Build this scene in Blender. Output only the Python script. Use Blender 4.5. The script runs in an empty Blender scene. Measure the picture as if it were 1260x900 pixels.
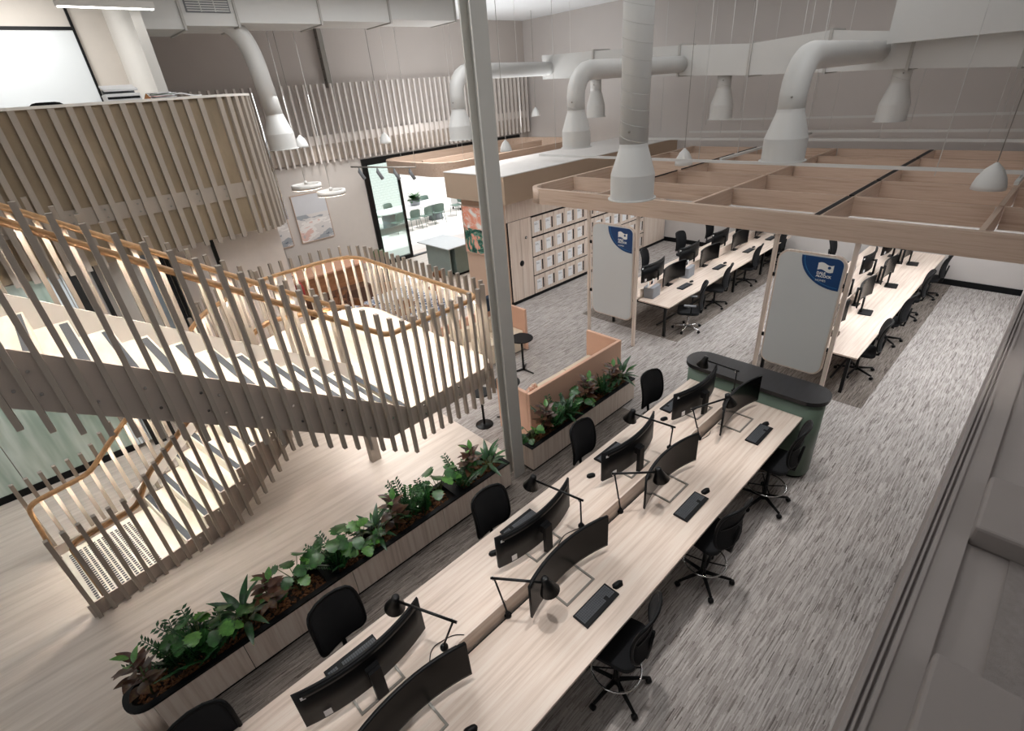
import bpy, math, random
from mathutils import Matrix, Vector
random.seed(7)
SC = bpy.context.scene
COL = SC.collection
PI = math.pi
# ------------------------------------------------------------------ camera
cam_data = bpy.data.cameras.new('camera')
cam_data.sensor_width = 36.0
cam_data.lens = 614.0 / 1260.0 * 36.0
cam_data.clip_start = 0.05
cam_data.clip_end = 200
cam_data.dof.use_dof = True
cam_data.dof.focus_distance = 6.0
cam_data.dof.aperture_fstop = 3.2
camera = bpy.data.objects.new('camera', cam_data)
COL.objects.link(camera)
# rows: image right, image up, backwards (world axes: X along the desks, Y to the stairs, Z up)
camera.matrix_world = Matrix(((0.72093134, 0.38213211, -0.57812892, 0.0),
                              (-0.68883781, 0.30377415, -0.65819734, 0.0),
                              (-0.07589772, 0.87275215, 0.48222736, 4.95),
                              (0, 0, 0, 1)))
SC.camera = camera
# ------------------------------------------------------------------ view + world
SC.view_settings.view_transform = 'Standard'
SC.view_settings.look = 'None'
SC.view_settings.gamma = 1.0
SC.view_settings.exposure = 0.1
world = bpy.data.worlds.new('overcast_sky')
SC.world = world
world.use_nodes = True
bg = world.node_tree.nodes['Background']
bg.inputs[0].default_value = (0.93, 0.96, 1.0, 1)
bg.inputs[1].default_value = 1.9

def lamp(name, kind, loc, energy, color=(1, 1, 1), size=1.0, size_y=None, target=None, spot=None, blend=0.5):
    d = bpy.data.lights.new(name, kind)
    d.energy = energy
    d.color = color
    if kind == 'AREA':
        d.size = size
        if size_y:
            d.shape = 'RECTANGLE'
            d.size_y = size_y
    elif kind in ('POINT', 'SPOT'):
        d.shadow_soft_size = size
    if kind == 'SPOT' and spot:
        d.spot_size = math.radians(spot)
        d.spot_blend = blend
    o = bpy.data.objects.new(name, d)
    COL.objects.link(o)
    o.location = loc
    if target is not None:
        v = Vector(target) - Vector(loc)
        o.rotation_euler = v.to_track_quat('-Z', 'Y').to_euler()
    return o
WARM = (1.0, 0.96, 0.93)
NEUT = (0.97, 0.985, 1.0)
sun = bpy.data.lights.new('sun', 'SUN'); sun.energy = 3.5; sun.angle = 0.02
sun_o = bpy.data.objects.new('sun', sun); COL.objects.link(sun_o)
sun_o.rotation_euler = Vector((-0.9, 0.25, -1.4)).to_track_quat('-Z', 'Y').to_euler()
# ceiling lights of the hall (large, soft)
lamp('hall_light', 'AREA', (4.5, 1.6, 6.9), 65, NEUT, 7.0, 1.6, (4.5, 1.6, 0))
lamp('hall_light', 'AREA', (2.6, 6.0, 6.9), 95, NEUT, 2.6, 2.2, (2.8, 5.8, 0))
lamp('hall_light', 'AREA', (11.0, 4.5, 6.95), 75, NEUT, 6.0, 6.0, (11.0, 4.5, 0))
lamp('hall_light', 'AREA', (2.0, -3.5, 6.9), 25, NEUT, 6.0, 3.0, (2.0, -3.5, 0))
lamp('hall_light', 'AREA', (6.0, 9.0, 6.9), 120, NEUT, 5.0, 2.0, (6.0, 9.0, 0))
# two added fill lamps without fixtures, from the rear left and from behind
lamp('rear_left_fill', 'AREA', (-6.8, 3.5, 4.2), 130, (.97, .99, 1), 9.0, 4.5, (0, 3.5, 3.6))
lamp('rear_fill', 'AREA', (1.5, -6.5, 5.5), 60, NEUT, 7.0, 2.5, (1.5, 3, 3.2))
# spots over the front bench and the aisle
for i, x in enumerate((0.9, 2.55, 4.2, 5.8)):
    lamp('bench_spot', 'SPOT', (x, 1.95, 6.4), 350, WARM, 0.12, target=(x, 1.95, 0), spot=34, blend=0.8)
for i, x in enumerate((3.1, 4.9, 6.7)):
    lamp('aisle_spot', 'SPOT', (x, 0.3, 6.4), 140, WARM, 0.1, target=(x, 0.45, 0), spot=26, blend=0.7)
lamp('walk_spot', 'SPOT', (3.0, 4.3, 6.6), 200, (1, .97, .96), 0.25, target=(2.7, 5.1, 0), spot=52, blend=0.9)
lamp('soffit_light', 'AREA', (3.1, 6.9, 1.1), 38, (1, .97, .95), 1.6, 2.6, (3.1, 6.9, 0))
# linear lights hung inside the timber grid
for (x, y) in ((9.6, .8), (11.4, .8), (13.4, .8), (10.0, 2.3), (13.2, 2.3), (10.0, 5.2), (13.2, 5.2), (10.5, 3.3), (13.5, 3.3), (10.5, 7.4), (13.5, 7.4)):
    lamp('grid_light', 'AREA', (x, y, 2.72), 36 if y < 1 else (15 if y == 2.3 else 24), NEUT, 1.8 if y < 1 else 2.4, 0.25, (x, y, 0))
# kitchen, cafe, walkway under the upper room
lamp('kitchen_light', 'AREA', (9.5, 12.5, 4.6), 120, (1, .98, .96), 2.5, 2.0, (9.5, 12.5, 0))
lamp('uplight', 'AREA', (11.0, 12.4, 3.9), 130, (.94, .97, 1), 5.0, 2.0, (11.4, 13.0, 7.1))
lamp('cafe_light', 'AREA', (5.6, 11.6, 5.2), 65, NEUT, 2.5, 2.0, (5.6, 11.6, 0))
lamp('walkway_light', 'AREA', (-1.5, 8.9, 3.3), 28, NEUT, 4.0, 0.5, (-1.5, 8.8, 0))
lamp('room_light', 'AREA', (0.3, 11.6, 6.7), 60, (1, .98, .95), 2.4, 1.2, (0.3, 12.3, 5.0))
lamp('picture_spot', 'SPOT', (6.7, 14.2, 4.6), 45, WARM, 0.05, target=(6.6, 15.3, 2.6), spot=70, blend=0.9)

# ------------------------------------------------------------------ materials
def srgb(h):
    h = h.lstrip('#')
    out = []
    for i in (0, 2, 4):
        c = int(h[i:i + 2], 16) / 255.0
        out.append(c / 12.92 if c <= 0.04045 else ((c + 0.055) / 1.055) ** 2.4)
    return (out[0], out[1], out[2], 1.0)
MATS = {}
def new_mat(name):
    m = bpy.data.materials.new(name)
    m.use_nodes = True
    return m, m.node_tree.nodes, m.node_tree.links, m.node_tree.nodes['Principled BSDF']
def plain(name, hexc, rough=0.6, metal=0.0, var=0.06, scale=6.0, bump=0.0, spec=None):
    """plain paint / plastic with a faint procedural variation"""
    if name in MATS: return MATS[name]
    m, N, L, P = new_mat(name)
    c = srgb(hexc)
    tc = N.new('ShaderNodeTexCoord')
    nz = N.new('ShaderNodeTexNoise'); nz.inputs['Scale'].default_value = scale
    L.new(tc.outputs['Object'], nz.inputs['Vector'])
    mx = N.new('ShaderNodeMix'); mx.data_type = 'RGBA'
    mx.inputs[6].default_value = tuple(max(0, v * (1 - var)) for v in c[:3]) + (1,)
    mx.inputs[7].default_value = tuple(min(1, v * (1 + var)) for v in c[:3]) + (1,)
    L.new(nz.outputs['Fac'], mx.inputs[0])
    L.new(mx.outputs[2], P.inputs['Base Color'])
    P.inputs['Roughness'].default_value = rough
    P.inputs['Metallic'].default_value = metal
    if spec is not None: P.inputs['Specular IOR Level'].default_value = spec
    if bump:
        b = N.new('ShaderNodeBump'); b.inputs['Strength'].default_value = bump; b.inputs['Distance'].default_value = 0.004
        n2 = N.new('ShaderNodeTexNoise'); n2.inputs['Scale'].default_value = scale * 12
        L.new(tc.outputs['Object'], n2.inputs['Vector'])
        L.new(n2.outputs['Fac'], b.inputs['Height']); L.new(b.outputs['Normal'], P.inputs['Normal'])
    MATS[name] = m
    return m
def streak(name, stops, vec_scale, rough=0.6, detail=4.0, mixvar=0.0, bump=0.0, coat=0.0):
    """stretched noise through a colour ramp: wood grain, carpet, vinyl"""
    if name in MATS: return MATS[name]
    m, N, L, P = new_mat(name)
    tc = N.new('ShaderNodeTexCoord')
    mp = N.new('ShaderNodeMapping'); mp.inputs['Scale'].default_value = vec_scale
    L.new(tc.outputs['Object'], mp.inputs['Vector'])
    nz = N.new('ShaderNodeTexNoise'); nz.inputs['Scale'].default_value = 1.0
    nz.inputs['Detail'].default_value = detail; nz.inputs['Roughness'].default_value = 0.6
    nz.inputs['Distortion'].default_value = 0.0
    L.new(mp.outputs['Vector'], nz.inputs['Vector'])
    rp = N.new('ShaderNodeValToRGB')
    e = rp.color_ramp.elements
    while len(e) < len(stops): e.new(0.5)
    for i, (p, h) in enumerate(stops):
        e[i].position = p; e[i].color = srgb(h)
    L.new(nz.outputs['Fac'], rp.inputs['Fac'])
    out = rp.outputs['Color']
    if mixvar:
        n3 = N.new('ShaderNodeTexNoise'); n3.inputs['Scale'].default_value = 0.9
        L.new(tc.outputs['Object'], n3.inputs['Vector'])
        mr = N.new('ShaderNodeMapRange'); mr.inputs[3].default_value = 1 - mixvar; mr.inputs[4].default_value = 1 + mixvar
        L.new(n3.outputs['Fac'], mr.inputs[0])
        vm = N.new('ShaderNodeVectorMath'); vm.operation = 'SCALE'
        L.new(out, vm.inputs[0]); L.new(mr.outputs[0], vm.inputs['Scale'])
        out = vm.outputs[0]
    L.new(out, P.inputs['Base Color'])
    P.inputs['Roughness'].default_value = rough
    if coat: P.inputs['Coat Weight'].default_value = coat
    if bump:
        b = N.new('ShaderNodeBump'); b.inputs['Strength'].default_value = bump; b.inputs['Distance'].default_value = 0.01
        L.new(nz.outputs['Fac'], b.inputs['Height']); L.new(b.outputs['Normal'], P.inputs['Normal'])
    MATS[name] = m
    return m
def carpet(name, stops, kx, ky):
    """loop pile in short dashes: every row of pile is cut into dashes of random tone"""
    m, N, L, P = new_mat(name)
    def math_(op, a, b=None):
        n = N.new('ShaderNodeMath'); n.operation = op
        for i, v in enumerate((a, b)):
            if v is None: continue
            if isinstance(v, (int, float)): n.inputs[i].default_value = v
            else: L.new(v, n.inputs[i])
        return n.outputs[0]
    tc = N.new('ShaderNodeTexCoord'); sp = N.new('ShaderNodeSeparateXYZ'); L.new(tc.outputs['Object'], sp.inputs[0])
    wob = N.new('ShaderNodeTexNoise'); wob.inputs['Scale'].default_value = 7.0; L.new(tc.outputs['Object'], wob.inputs['Vector'])
    vals = []
    for (sx, sy, ph) in ((kx, ky, 0.0), (kx * 1.5, ky * .8, 5.3)):
        y = math_('ADD', math_('MULTIPLY', sp.outputs['Y'], sy), math_('MULTIPLY', wob.outputs['Fac'], 1.6))
        row = math_('FLOOR', y)
        w1 = N.new('ShaderNodeTexWhiteNoise'); w1.noise_dimensions = '1D'; L.new(math_('ADD', row, ph), w1.inputs['W'])
        x = math_('ADD', math_('MULTIPLY', sp.outputs['X'], sx), math_('MULTIPLY', w1.outputs['Value'], 37.0))
        cv = N.new('ShaderNodeCombineXYZ'); L.new(math_('FLOOR', x), cv.inputs[0]); L.new(row, cv.inputs[1]); cv.inputs[2].default_value = ph
        w2 = N.new('ShaderNodeTexWhiteNoise'); w2.noise_dimensions = '3D'; L.new(cv.outputs[0], w2.inputs['Vector'])
        vals.append(w2.outputs['Value'])
    fine = N.new('ShaderNodeTexNoise'); fine.inputs['Scale'].default_value = 160.0; L.new(tc.outputs['Object'], fine.inputs['Vector'])
    v = math_('ADD', math_('MULTIPLY', math_('ADD', vals[0], vals[1]), .36), math_('MULTIPLY', fine.outputs['Fac'], .28))
    rp = N.new('ShaderNodeValToRGB'); e = rp.color_ramp.elements
    while len(e) < len(stops): e.new(0.5)
    for i, (p, h) in enumerate(stops): e[i].position = p; e[i].color = srgb(h)
    L.new(v, rp.inputs['Fac'])
    n3 = N.new('ShaderNodeTexNoise'); n3.inputs['Scale'].default_value = .8; L.new(tc.outputs['Object'], n3.inputs['Vector'])
    mr = N.new('ShaderNodeMapRange'); mr.inputs[3].default_value = .95; mr.inputs[4].default_value = 1.05; L.new(n3.outputs['Fac'], mr.inputs[0])
    vm = N.new('ShaderNodeVectorMath'); vm.operation = 'SCALE'; L.new(rp.outputs['Color'], vm.inputs[0]); L.new(mr.outputs[0], vm.inputs['Scale'])
    L.new(vm.outputs[0], P.inputs['Base Color']); P.inputs['Roughness'].default_value = .95; P.inputs['Specular IOR Level'].default_value = .15
    b = N.new('ShaderNodeBump'); b.inputs['Strength'].default_value = .25; b.inputs['Distance'].default_value = .006
    L.new(v, b.inputs['Height']); L.new(b.outputs['Normal'], P.inputs['Normal'])
    MATS[name] = m
    return m
def emit(name, hexc, strength):
    if name in MATS: return MATS[name]
    m, N, L, P = new_mat(name)
    P.inputs['Base Color'].default_value = srgb(hexc)
    P.inputs['Emission Color'].default_value = srgb(hexc)
    P.inputs['Emission Strength'].default_value = strength
    MATS[name] = m
    return m
def glass(name, hexc, alpha, rough=0.05):
    if name in MATS: return MATS[name]
    m, N, L, P = new_mat(name)
    tr = N.new('ShaderNodeBsdfTransparent'); tr.inputs[0].default_value = srgb(hexc)
    gl = N.new('ShaderNodeBsdfGlossy'); gl.inputs['Roughness'].default_value = rough
    mx = N.new('ShaderNodeMixShader'); mx.inputs[0].default_value = alpha
    L.new(tr.outputs[0], mx.inputs[1]); L.new(gl.outputs[0], mx.inputs[2])
    L.new(mx.outputs[0], N['Material Output'].inputs['Surface'])
    MATS[name] = m
    return m
OAK = [(0.30, '#c3b0a1'), (0.48, '#d8c6b8'), (0.62, '#e0d2c5'), (0.78, '#cfbdae')]
def oak(axis):
    k = {'x': (0.9, 26, 26), 'y': (26, 0.9, 26), 'z': (26, 26, 0.9)}[axis]
    return streak('oak_' + axis, OAK, k, 0.45, 5.0, 0.05, 0.03)
TIM = [(0.28, '#aa917e'), (0.5, '#c4ad9b'), (0.7, '#b59c8a')]
def timber(axis):
    k = {'x': (0.7, 18, 18), 'y': (18, 0.7, 18), 'z': (18, 18, 0.7)}[axis]
    return streak('timber_' + axis, TIM, k, 0.5, 5.0, 0.05, 0.02)
M_CARPET = carpet('carpet_light', [(0.15, '#5f5854'), (0.33, '#958e8a'), (0.58, '#aea8a4'), (0.85, '#c4bfbb')], 4.6, 125)
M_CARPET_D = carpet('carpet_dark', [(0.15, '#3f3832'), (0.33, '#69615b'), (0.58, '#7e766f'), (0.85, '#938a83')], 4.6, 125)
M_VINYL = streak('vinyl', [(0.32, '#c4b7ac'), (0.5, '#d3c7bc'), (0.68, '#ded3c9')], (0.9, 13, 9), 0.38, 5.0, 0.05)
M_TREAD = streak('tread_vinyl', [(0.3, '#c3bcad'), (0.5, '#cfc8ba'), (0.7, '#d6d0c2')], (8, 1.2, 8), 0.45, 5.0, 0.03)
M_WALL = plain('wall_paint', '#b4aca6', 0.85, var=0.03, scale=1.5)
M_WALL_FAR = plain('wall_paint_far', '#beb8b4', 0.85, var=0.03, scale=1.5)
M_WHITE = plain('white_paint', '#dcd9d4', 0.7, var=0.02)
M_CEIL = plain('ceiling_paint', '#dfe1e2', 0.9, var=0.03, scale=1.0)
M_CREAM = plain('cream_paint', '#d0c9c1', 0.7, var=0.03)
M_SLAT = plain('slat_paint', '#a0958a', 0.6, var=0.04)
M_SLAT_L = plain('slat_paint_light', '#d8d1cb', 0.6, var=0.04)
M_PLATE = plain('plate_paint', '#bcb0a6', 0.55, var=0.05)
M_MDF = streak('backing_board', [(0.3, '#83745f'), (0.55, '#90806a'), (0.75, '#998871')], (3, 3, 1.2), 0.75, 4.0, 0.08)
M_DUCT = plain('duct_white', '#c9c8c5', 0.45, var=0.03, scale=3)
M_BLACK = plain('black_plastic', '#0b0c0e', 0.48, var=0.12, spec=.22)
M_BLACKM = plain('black_metal', '#0b0c0d', 0.38, 0.2, var=0.1, spec=.4)
M_FABRIC = plain('black_fabric', '#0c0d11', 0.92, var=0.2, scale=40, bump=0.3)
M_MESH = plain('black_mesh', '#17191e', 0.85, var=0.25, scale=120, bump=0.5)
M_SCREEN = plain('screen_glass', '#050505', 0.22, var=0.05, spec=.12)
M_CHROME = plain('chrome', '#d5d5d5', 0.15, 1.0, var=0.03)
M_STEEL = plain('steel_grey', '#8d8982', 0.4, 0.5, var=0.05)
M_COLUMN = plain('column_paint', '#bfbdb7', 0.5, var=0.03)
M_GREEN = plain('green_laminate', '#5c6d5f', 0.4, var=0.05)
M_BLKTOP = streak('black_laminate', [(0.3, '#121214'), (0.6, '#1b1b1e'), (0.8, '#151517')], (3, 20, 20), 0.4, 4.0)
M_RAIL = streak('rail_oak', [(0.3, '#a98257'), (0.5, '#bb9268'), (0.7, '#c59d74')], (14, 14, 14), 0.4, 3.0)
M_LED = emit('led_strip', '#fff7ea', 70.0)
M_LED2 = emit('led_strip_shrouded', '#fff7ea', 190.0)
M_NOSE = plain('nosing_strip', '#3b4047', 0.75, var=0.15, scale=60, bump=0.4)
M_ORANGE = plain('apricot_fabric', '#dab098', 0.9, var=0.05, scale=50, bump=0.25)
M_SEAT = plain('cream_fabric', '#d8c9b4', 0.9, var=0.05, scale=50, bump=0.25)
M_BOARD = plain('board_white', '#cfd0cf', 0.28, var=0.01)
M_BLUE = plain('sign_blue', '#0d3c6e', 0.35, var=0.03)
M_BLUE2 = plain('sign_blue_line', '#2d76a8', 0.35, var=0.03)
M_SIGNW = plain('sign_white', '#eceae4', 0.5, var=0.01)
M_BARK = streak('bark_chips', [(0.25, '#23150b'), (0.45, '#573519'), (0.62, '#7f5029'), (0.8, '#3f2613')], (38, 45, 38), 0.9, 3.0, 0.1, 0.9)
M_PAPER = plain('paper_white', '#e9e9ea', 0.8, var=0.03)
M_GREY = plain('mid_grey', '#77797c', 0.7, var=0.05)
M_FELT = plain('grey_felt', '#8b8e93', 0.95, var=0.15, scale=60, bump=0.4)

# ------------------------------------------------------------------ mesh builder
class MB:
    def __init__(s): s.v = []; s.f = []; s.sm = []
    def add(s, verts, faces, smooth=False):
        o = len(s.v)
        s.v += [tuple(p) for p in verts]
        s.f += [tuple(i + o for i in f) for f in faces]
        s.sm += [smooth] * len(faces)
        return s
    def box(s, x0, x1, y0, y1, z0, z1, M=None):
        p = [(x0, y0, z0), (x1, y0, z0), (x1, y1, z0), (x0, y1, z0), (x0, y0, z1), (x1, y0, z1), (x1, y1, z1), (x0, y1, z1)]
        if M is not None: p = [M @ Vector(q) for q in p]
        return s.add(p, [(0, 3, 2, 1), (4, 5, 6, 7), (0, 1, 5, 4), (1, 2, 6, 5), (2, 3, 7, 6), (3, 0, 4, 7)])
    def prism(s, poly, z0, z1, M=None, smooth=False):
        n = len(poly)
        p = [(x, y, z0) for x, y in poly] + [(x, y, z1) for x, y in poly]
        if M is not None: p = [M @ Vector(q) for q in p]
        s.add(p, [tuple(range(n - 1, -1, -1)), tuple(range(n, 2 * n))])
        o = len(s.v) - 2 * n
        for i in range(n):
            j = (i + 1) % n
            s.f.append((o + i, o + j, o + n + j, o + n + i)); s.sm.append(smooth)
        return s
    def tube(s, path, r, n=8, closed=False, caps=True):
        pts = [Vector(p) for p in path]; m = len(pts)
        rr = r if isinstance(r, (list, tuple)) else [r] * m
        rings = []
        prev = None
        for i, p in enumerate(pts):
            if closed: t = pts[(i + 1) % m] - pts[i - 1]
            else: t = pts[min(i + 1, m - 1)] - pts[max(i - 1, 0)]
            if t.length < 1e-9: t = Vector((0, 0, 1))
            t.normalize()
            if prev is None:
                a = Vector((0, 0, 1)) if abs(t.z) < 0.9 else Vector((1, 0, 0))
                u = a.cross(t).normalized()
            else:
                u = (prev - t * prev.dot(t))
                u = u.normalized() if u.length > 1e-6 else Vector((1, 0, 0))
            prev = u
            w = t.cross(u)
            rings.append([p + (u * math.cos(2 * PI * k / n) + w * math.sin(2 * PI * k / n)) * rr[i] for k in range(n)])
        verts = [q for R in rings for q in R]
        faces = []
        for i in range(m if closed else m - 1):
            a = i * n; b = ((i + 1) % m) * n
            for k in range(n):
                l = (k + 1) % n
                faces.append((a + k, a + l, b + l, b + k))
        s.add(verts, faces, True)
        if caps and not closed:
            o = len(s.v) - len(verts)
            s.f.append(tuple(o + k for k in range(n - 1, -1, -1))); s.sm.append(False)
            s.f.append(tuple(o + (m - 1) * n + k for k in range(n))); s.sm.append(False)
        return s
    def lathe(s, prof, n=20, M=None, caps=True):
        verts = []
        for (r, z) in prof:
            for k in range(n):
                q = Vector((r * math.cos(2 * PI * k / n), r * math.sin(2 * PI * k / n), z))
                verts.append(M @ q if M is not None else q)
        faces = []
        for i in range(len(prof) - 1):
            for k in range(n):
                l = (k + 1) % n
                faces.append((i * n + k, i * n + l, (i + 1) * n + l, (i + 1) * n + k))
        s.add(verts, faces, True)
        if caps:
            o = len(s.v) - len(verts)
            s.f.append(tuple(o + k for k in range(n - 1, -1, -1))); s.sm.append(False)
            s.f.append(tuple(o + (len(prof) - 1) * n + k for k in range(n))); s.sm.append(False)
        return s
    def grid(s, rows, thick=None, smooth=True):
        """rows of points -> sheet; thick = offset vector for a back face"""
        a = len(rows); b = len(rows[0])
        V = [Vector(p) for R in rows for p in R]
        F = [(i * b + j, i * b + j + 1, (i + 1) * b + j + 1, (i + 1) * b + j) for i in range(a - 1) for j in range(b - 1)]
        if thick is None: return s.add(V, F, smooth)
        t = Vector(thick); n = len(V)
        V2 = V + [p + t for p in V]
        F2 = F + [tuple(n + q for q in reversed(f)) for f in F]
        ring = [j for j in range(b)] + [i * b + b - 1 for i in range(1, a)] + [(a - 1) * b + j for j in range(b - 2, -1, -1)] + [i * b for i in range(a - 2, 0, -1)]
        for i in range(len(ring)):
            p = ring[i]; q = ring[(i + 1) % len(ring)]
            F2.append((q, p, n + p, n + q))
        return s.add(V2, F2, smooth)
    def mesh(s, name, mat):
        me = bpy.data.meshes.new(name)
        me.from_pydata(s.v, [], s.f)
        me.polygons.foreach_set('use_smooth', s.sm)
        if mat: me.materials.append(mat)
        me.update()
        return me
    def build(s, name, mat, parent=None, bev=0, world=True):
        """link as ONE object; with a parent the (world) coordinates are moved into the parent's frame"""
        if parent is not None and world:
            off = total_loc(parent)
            s.v = [(x - off[0], y - off[1], z - off[2]) for x, y, z in s.v]
        o = bpy.data.objects.new(name, s.mesh(name, mat))
        COL.objects.link(o)
        if parent is not None: o.parent = parent
        if bev:
            md = o.modifiers.new('bevel', 'BEVEL'); md.width = bev; md.segments = 2; md.limit_method = 'ANGLE'
        return o
def total_loc(o):
    x = Vector((0, 0, 0))
    while o is not None:
        x = x + o.location; o = o.parent
    return x
def tag(o, label=None, cat=None, group=None, kind=None):
    if label: o['label'] = label
    if cat: o['category'] = cat
    if group: o['group'] = group
    if kind: o['kind'] = kind
    return o
def thing(name, label, cat, loc=(0, 0, 0), group=None):
    o = bpy.data.objects.new(name, None)
    o.empty_display_size = 0.1
    COL.objects.link(o); o.location = loc
    return tag(o, label, cat, group)
def struct(name, mb, mat, bev=0):
    o = mb.build(name, mat, None, bev); o['kind'] = 'structure'
    return o
def instance(mesh, name, parent, loc=(0, 0, 0), rot=None, scale=None):
    o = bpy.data.objects.new(name, mesh); COL.objects.link(o)
    o.parent = parent; o.location = loc
    if rot is not None: o.rotation_euler = rot
    if scale is not None: o.scale = scale
    return o
def kids(o): return [c for c in CHILD.get(o.name, [])]
CHILD = {}
def dup(root, loc, rotz=0.0, label=None, group=None):
    r = root.copy(); COL.objects.link(r); r.location = loc; r.rotation_euler = (0, 0, rotz)
    if label: r['label'] = label
    if group: r['group'] = group
    for ch in root.children:
        c = ch.copy(); COL.objects.link(c); c.parent = r
        for g in ch.children:
            d = g.copy(); COL.objects.link(d); d.parent = c
    return r
def rrect(w, h, r, n=6, cx=0, cy=0):
    out = []
    for (sx, sy, a0) in ((1, 1, 0), (-1, 1, 90), (-1, -1, 180), (1, -1, 270)):
        for k in range(n + 1):
            a = math.radians(a0 + 90.0 * k / n)
            out.append((cx + sx * (w / 2 - r) + r * math.cos(a), cy + sy * (h / 2 - r) + r * math.sin(a)))
    return out
def fillet(pts, rad, n=6):
    """round the corners of an open 3D polyline; rad per point"""
    P = [Vector(p) for p in pts]; out = [P[0]]
    for i in range(1, len(P) - 1):
        r = rad[i] if isinstance(rad, (list, tuple)) else rad
        if r <= 0: out.append(P[i]); continue
        a = P[i - 1] - P[i]; b = P[i + 1] - P[i]
        ra = min(r, a.length * .49); rb = min(r, b.length * .49)
        A = P[i] + a.normalized() * ra; B = P[i] + b.normalized() * rb
        for k in range(n + 1):
            t = k / n
            out.append(A * (1 - t) ** 2 + P[i] * 2 * t * (1 - t) + B * t * t)
    out.append(P[-1]); return out
NTH = ['first', 'second', 'third', 'fourth', 'fifth', 'sixth', 'seventh', 'eighth', 'ninth', 'tenth', 'eleventh', 'twelfth', 'thirteenth', 'fourteenth', 'fifteenth', 'sixteenth', 'seventeenth', 'eighteenth', 'nineteenth', 'twentieth']
# ================================================================== SETTING
m = MB(); m.box(-7, 15.45, -7, 16.0, -0.25, 0.0); struct('floor', m, M_CARPET)
# darker carpet under the benches (laid flush, 2 mm)
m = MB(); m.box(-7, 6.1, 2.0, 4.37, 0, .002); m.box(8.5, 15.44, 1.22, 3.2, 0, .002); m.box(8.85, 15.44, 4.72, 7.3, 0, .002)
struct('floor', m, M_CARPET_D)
m = MB(); m.box(-7, 3.92, 4.37, 16, 0, .004); m.box(3.92, 8.2, 8.6, 16, 0, .004); m.box(8.2, 14.9, 10.8, 16, 0, .004)
struct('floor', m, M_VINYL)
m = MB(); m.box(-7.2, 15.65, -7.2, 15.6, 7.1, 7.25); struct('ceiling', m, M_CEIL)
m = MB(); m.box(-7.2, -7, -7, 15.6, 0, 7.1); struct('wall_near', m, M_WALL)
m = MB(); m.box(-7.2, 15.65, -7.2, -7, 0, 7.1); struct('wall_behind', m, M_WALL)
m = MB(); m.box(15.45, 15.65, -7, 15.6, 0, 7.1); struct('wall_far', m, M_WALL_FAR)
m = MB(); m.box(15.42, 15.45, -.02, 9.06, 0, .14); struct('baseboard_far', m, M_BLACK)
# slatted long wall with the terrace opening
m = MB()
m.box(-7, 8.0, 15.4, 15.6, 0, 7.1); m.box(14.9, 15.45, 15.4, 15.6, 0, 7.1); m.box(8.0, 14.9, 15.4, 15.6, 3.42, 7.1)
struct('wall_left', m, M_WALL)
m = MB(); m.box(5.0, 8.0, 15.385, 15.4, .1, 3.5); struct('trim_1', m, plain('picture_wall', '#c6c0ba', .8, var=.03))          # lighter picture wall panel
m = MB(); m.box(7.42, 7.5, 15.22, 15.4, 5.4, 7.1); m.box(7.5, 7.62, 15.36, 15.4, 5.4, 7.1)
o = struct('trim_2', m, M_STEEL)
b = MB()
for k in range(6): b.lathe([(.012, 0), (.012, .01)], 8, Matrix.Translation((7.41, 15.3, 5.6 + .25 * k)) @ Matrix.Rotation(-PI / 2, 4, 'Y'))
b.build('bolts', M_BLACKM, o)['kind'] = 'stuff'
# terrace door: black frame with one sliding glass leaf
m = MB()
m.box(8.0, 8.1, 15.33, 15.5, 0, 3.42); m.box(14.8, 14.9, 15.33, 15.5, 0, 3.42); m.box(8.1, 14.8, 15.33, 15.5, 3.3, 3.42); m.box(8.1, 14.8, 15.34, 15.5, .004, .03)
d1 = struct('door_1', m, M_BLACKM)
def leaf(x0, x1, y, mat=M_BLACKM):
    f = MB(); f.box(x0, x0 + .06, y, y + .05, .03, 3.3); f.box(x1 - .07, x1, y, y + .05, .03, 3.3)
    f.box(x0 + .07, x1 - .07, y, y + .05, .03, .14); f.box(x0 + .07, x1 - .07, y, y + .05, 3.22, 3.3)
    r = f.build('door_leaf', mat, d1)
    g = MB(); g.box(x0 + .07, x1 - .07, y + .02, y + .03, .14, 3.22); g.build('pane', glass('clear_glass', '#f6fbfa', .05), r)
    g = MB(); g.box(x0 + .07, x1 - .07, y + .016, y + .034, .98, 1.2); g.build('safety_band', glass('frosted_band', '#dff0ee', .35, .4), r)
    g = MB(); g.box(x1 - .05, x1 - .02, y - .03, y, .95, 1.15); g.build('pull_handle', M_BLACK, r)
leaf(8.12, 9.25, 15.35); leaf(8.16, 9.32, 15.42)
# terrace
m = MB(); m.box(6, 24, 15.6, 25, -.2, -.01); struct('floor', m, plain('terrace_paving', '#d9d3cd', 0.8, var=.04))
m = MB(); m.box(5.5, 24, 24, 24.2, 0, 5.2)
def brick(name, c1, c2):
    mt, N, L, P = new_mat(name)
    tc = N.new('ShaderNodeTexCoord'); mp = N.new('ShaderNodeMapping'); mp.inputs['Rotation'].default_value = (PI / 2, 0, 0)
    bt = N.new('ShaderNodeTexBrick'); bt.inputs['Color1'].default_value = srgb(c1); bt.inputs['Color2'].default_value = srgb(c1); bt.inputs['Mortar'].default_value = srgb(c2)
    bt.inputs['Scale'].default_value = 2.0; bt.inputs['Mortar Size'].default_value = .02
    L.new(tc.outputs['Object'], mp.inputs['Vector']); L.new(mp.outputs['Vector'], bt.inputs['Vector']); L.new(bt.outputs['Color'], P.inputs['Base Color'])
    P.inputs['Roughness'].default_value = .8
    return mt
struct('wall_terrace', m, brick('white_brick', '#eeeeea', '#d5d6d4'))
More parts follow.
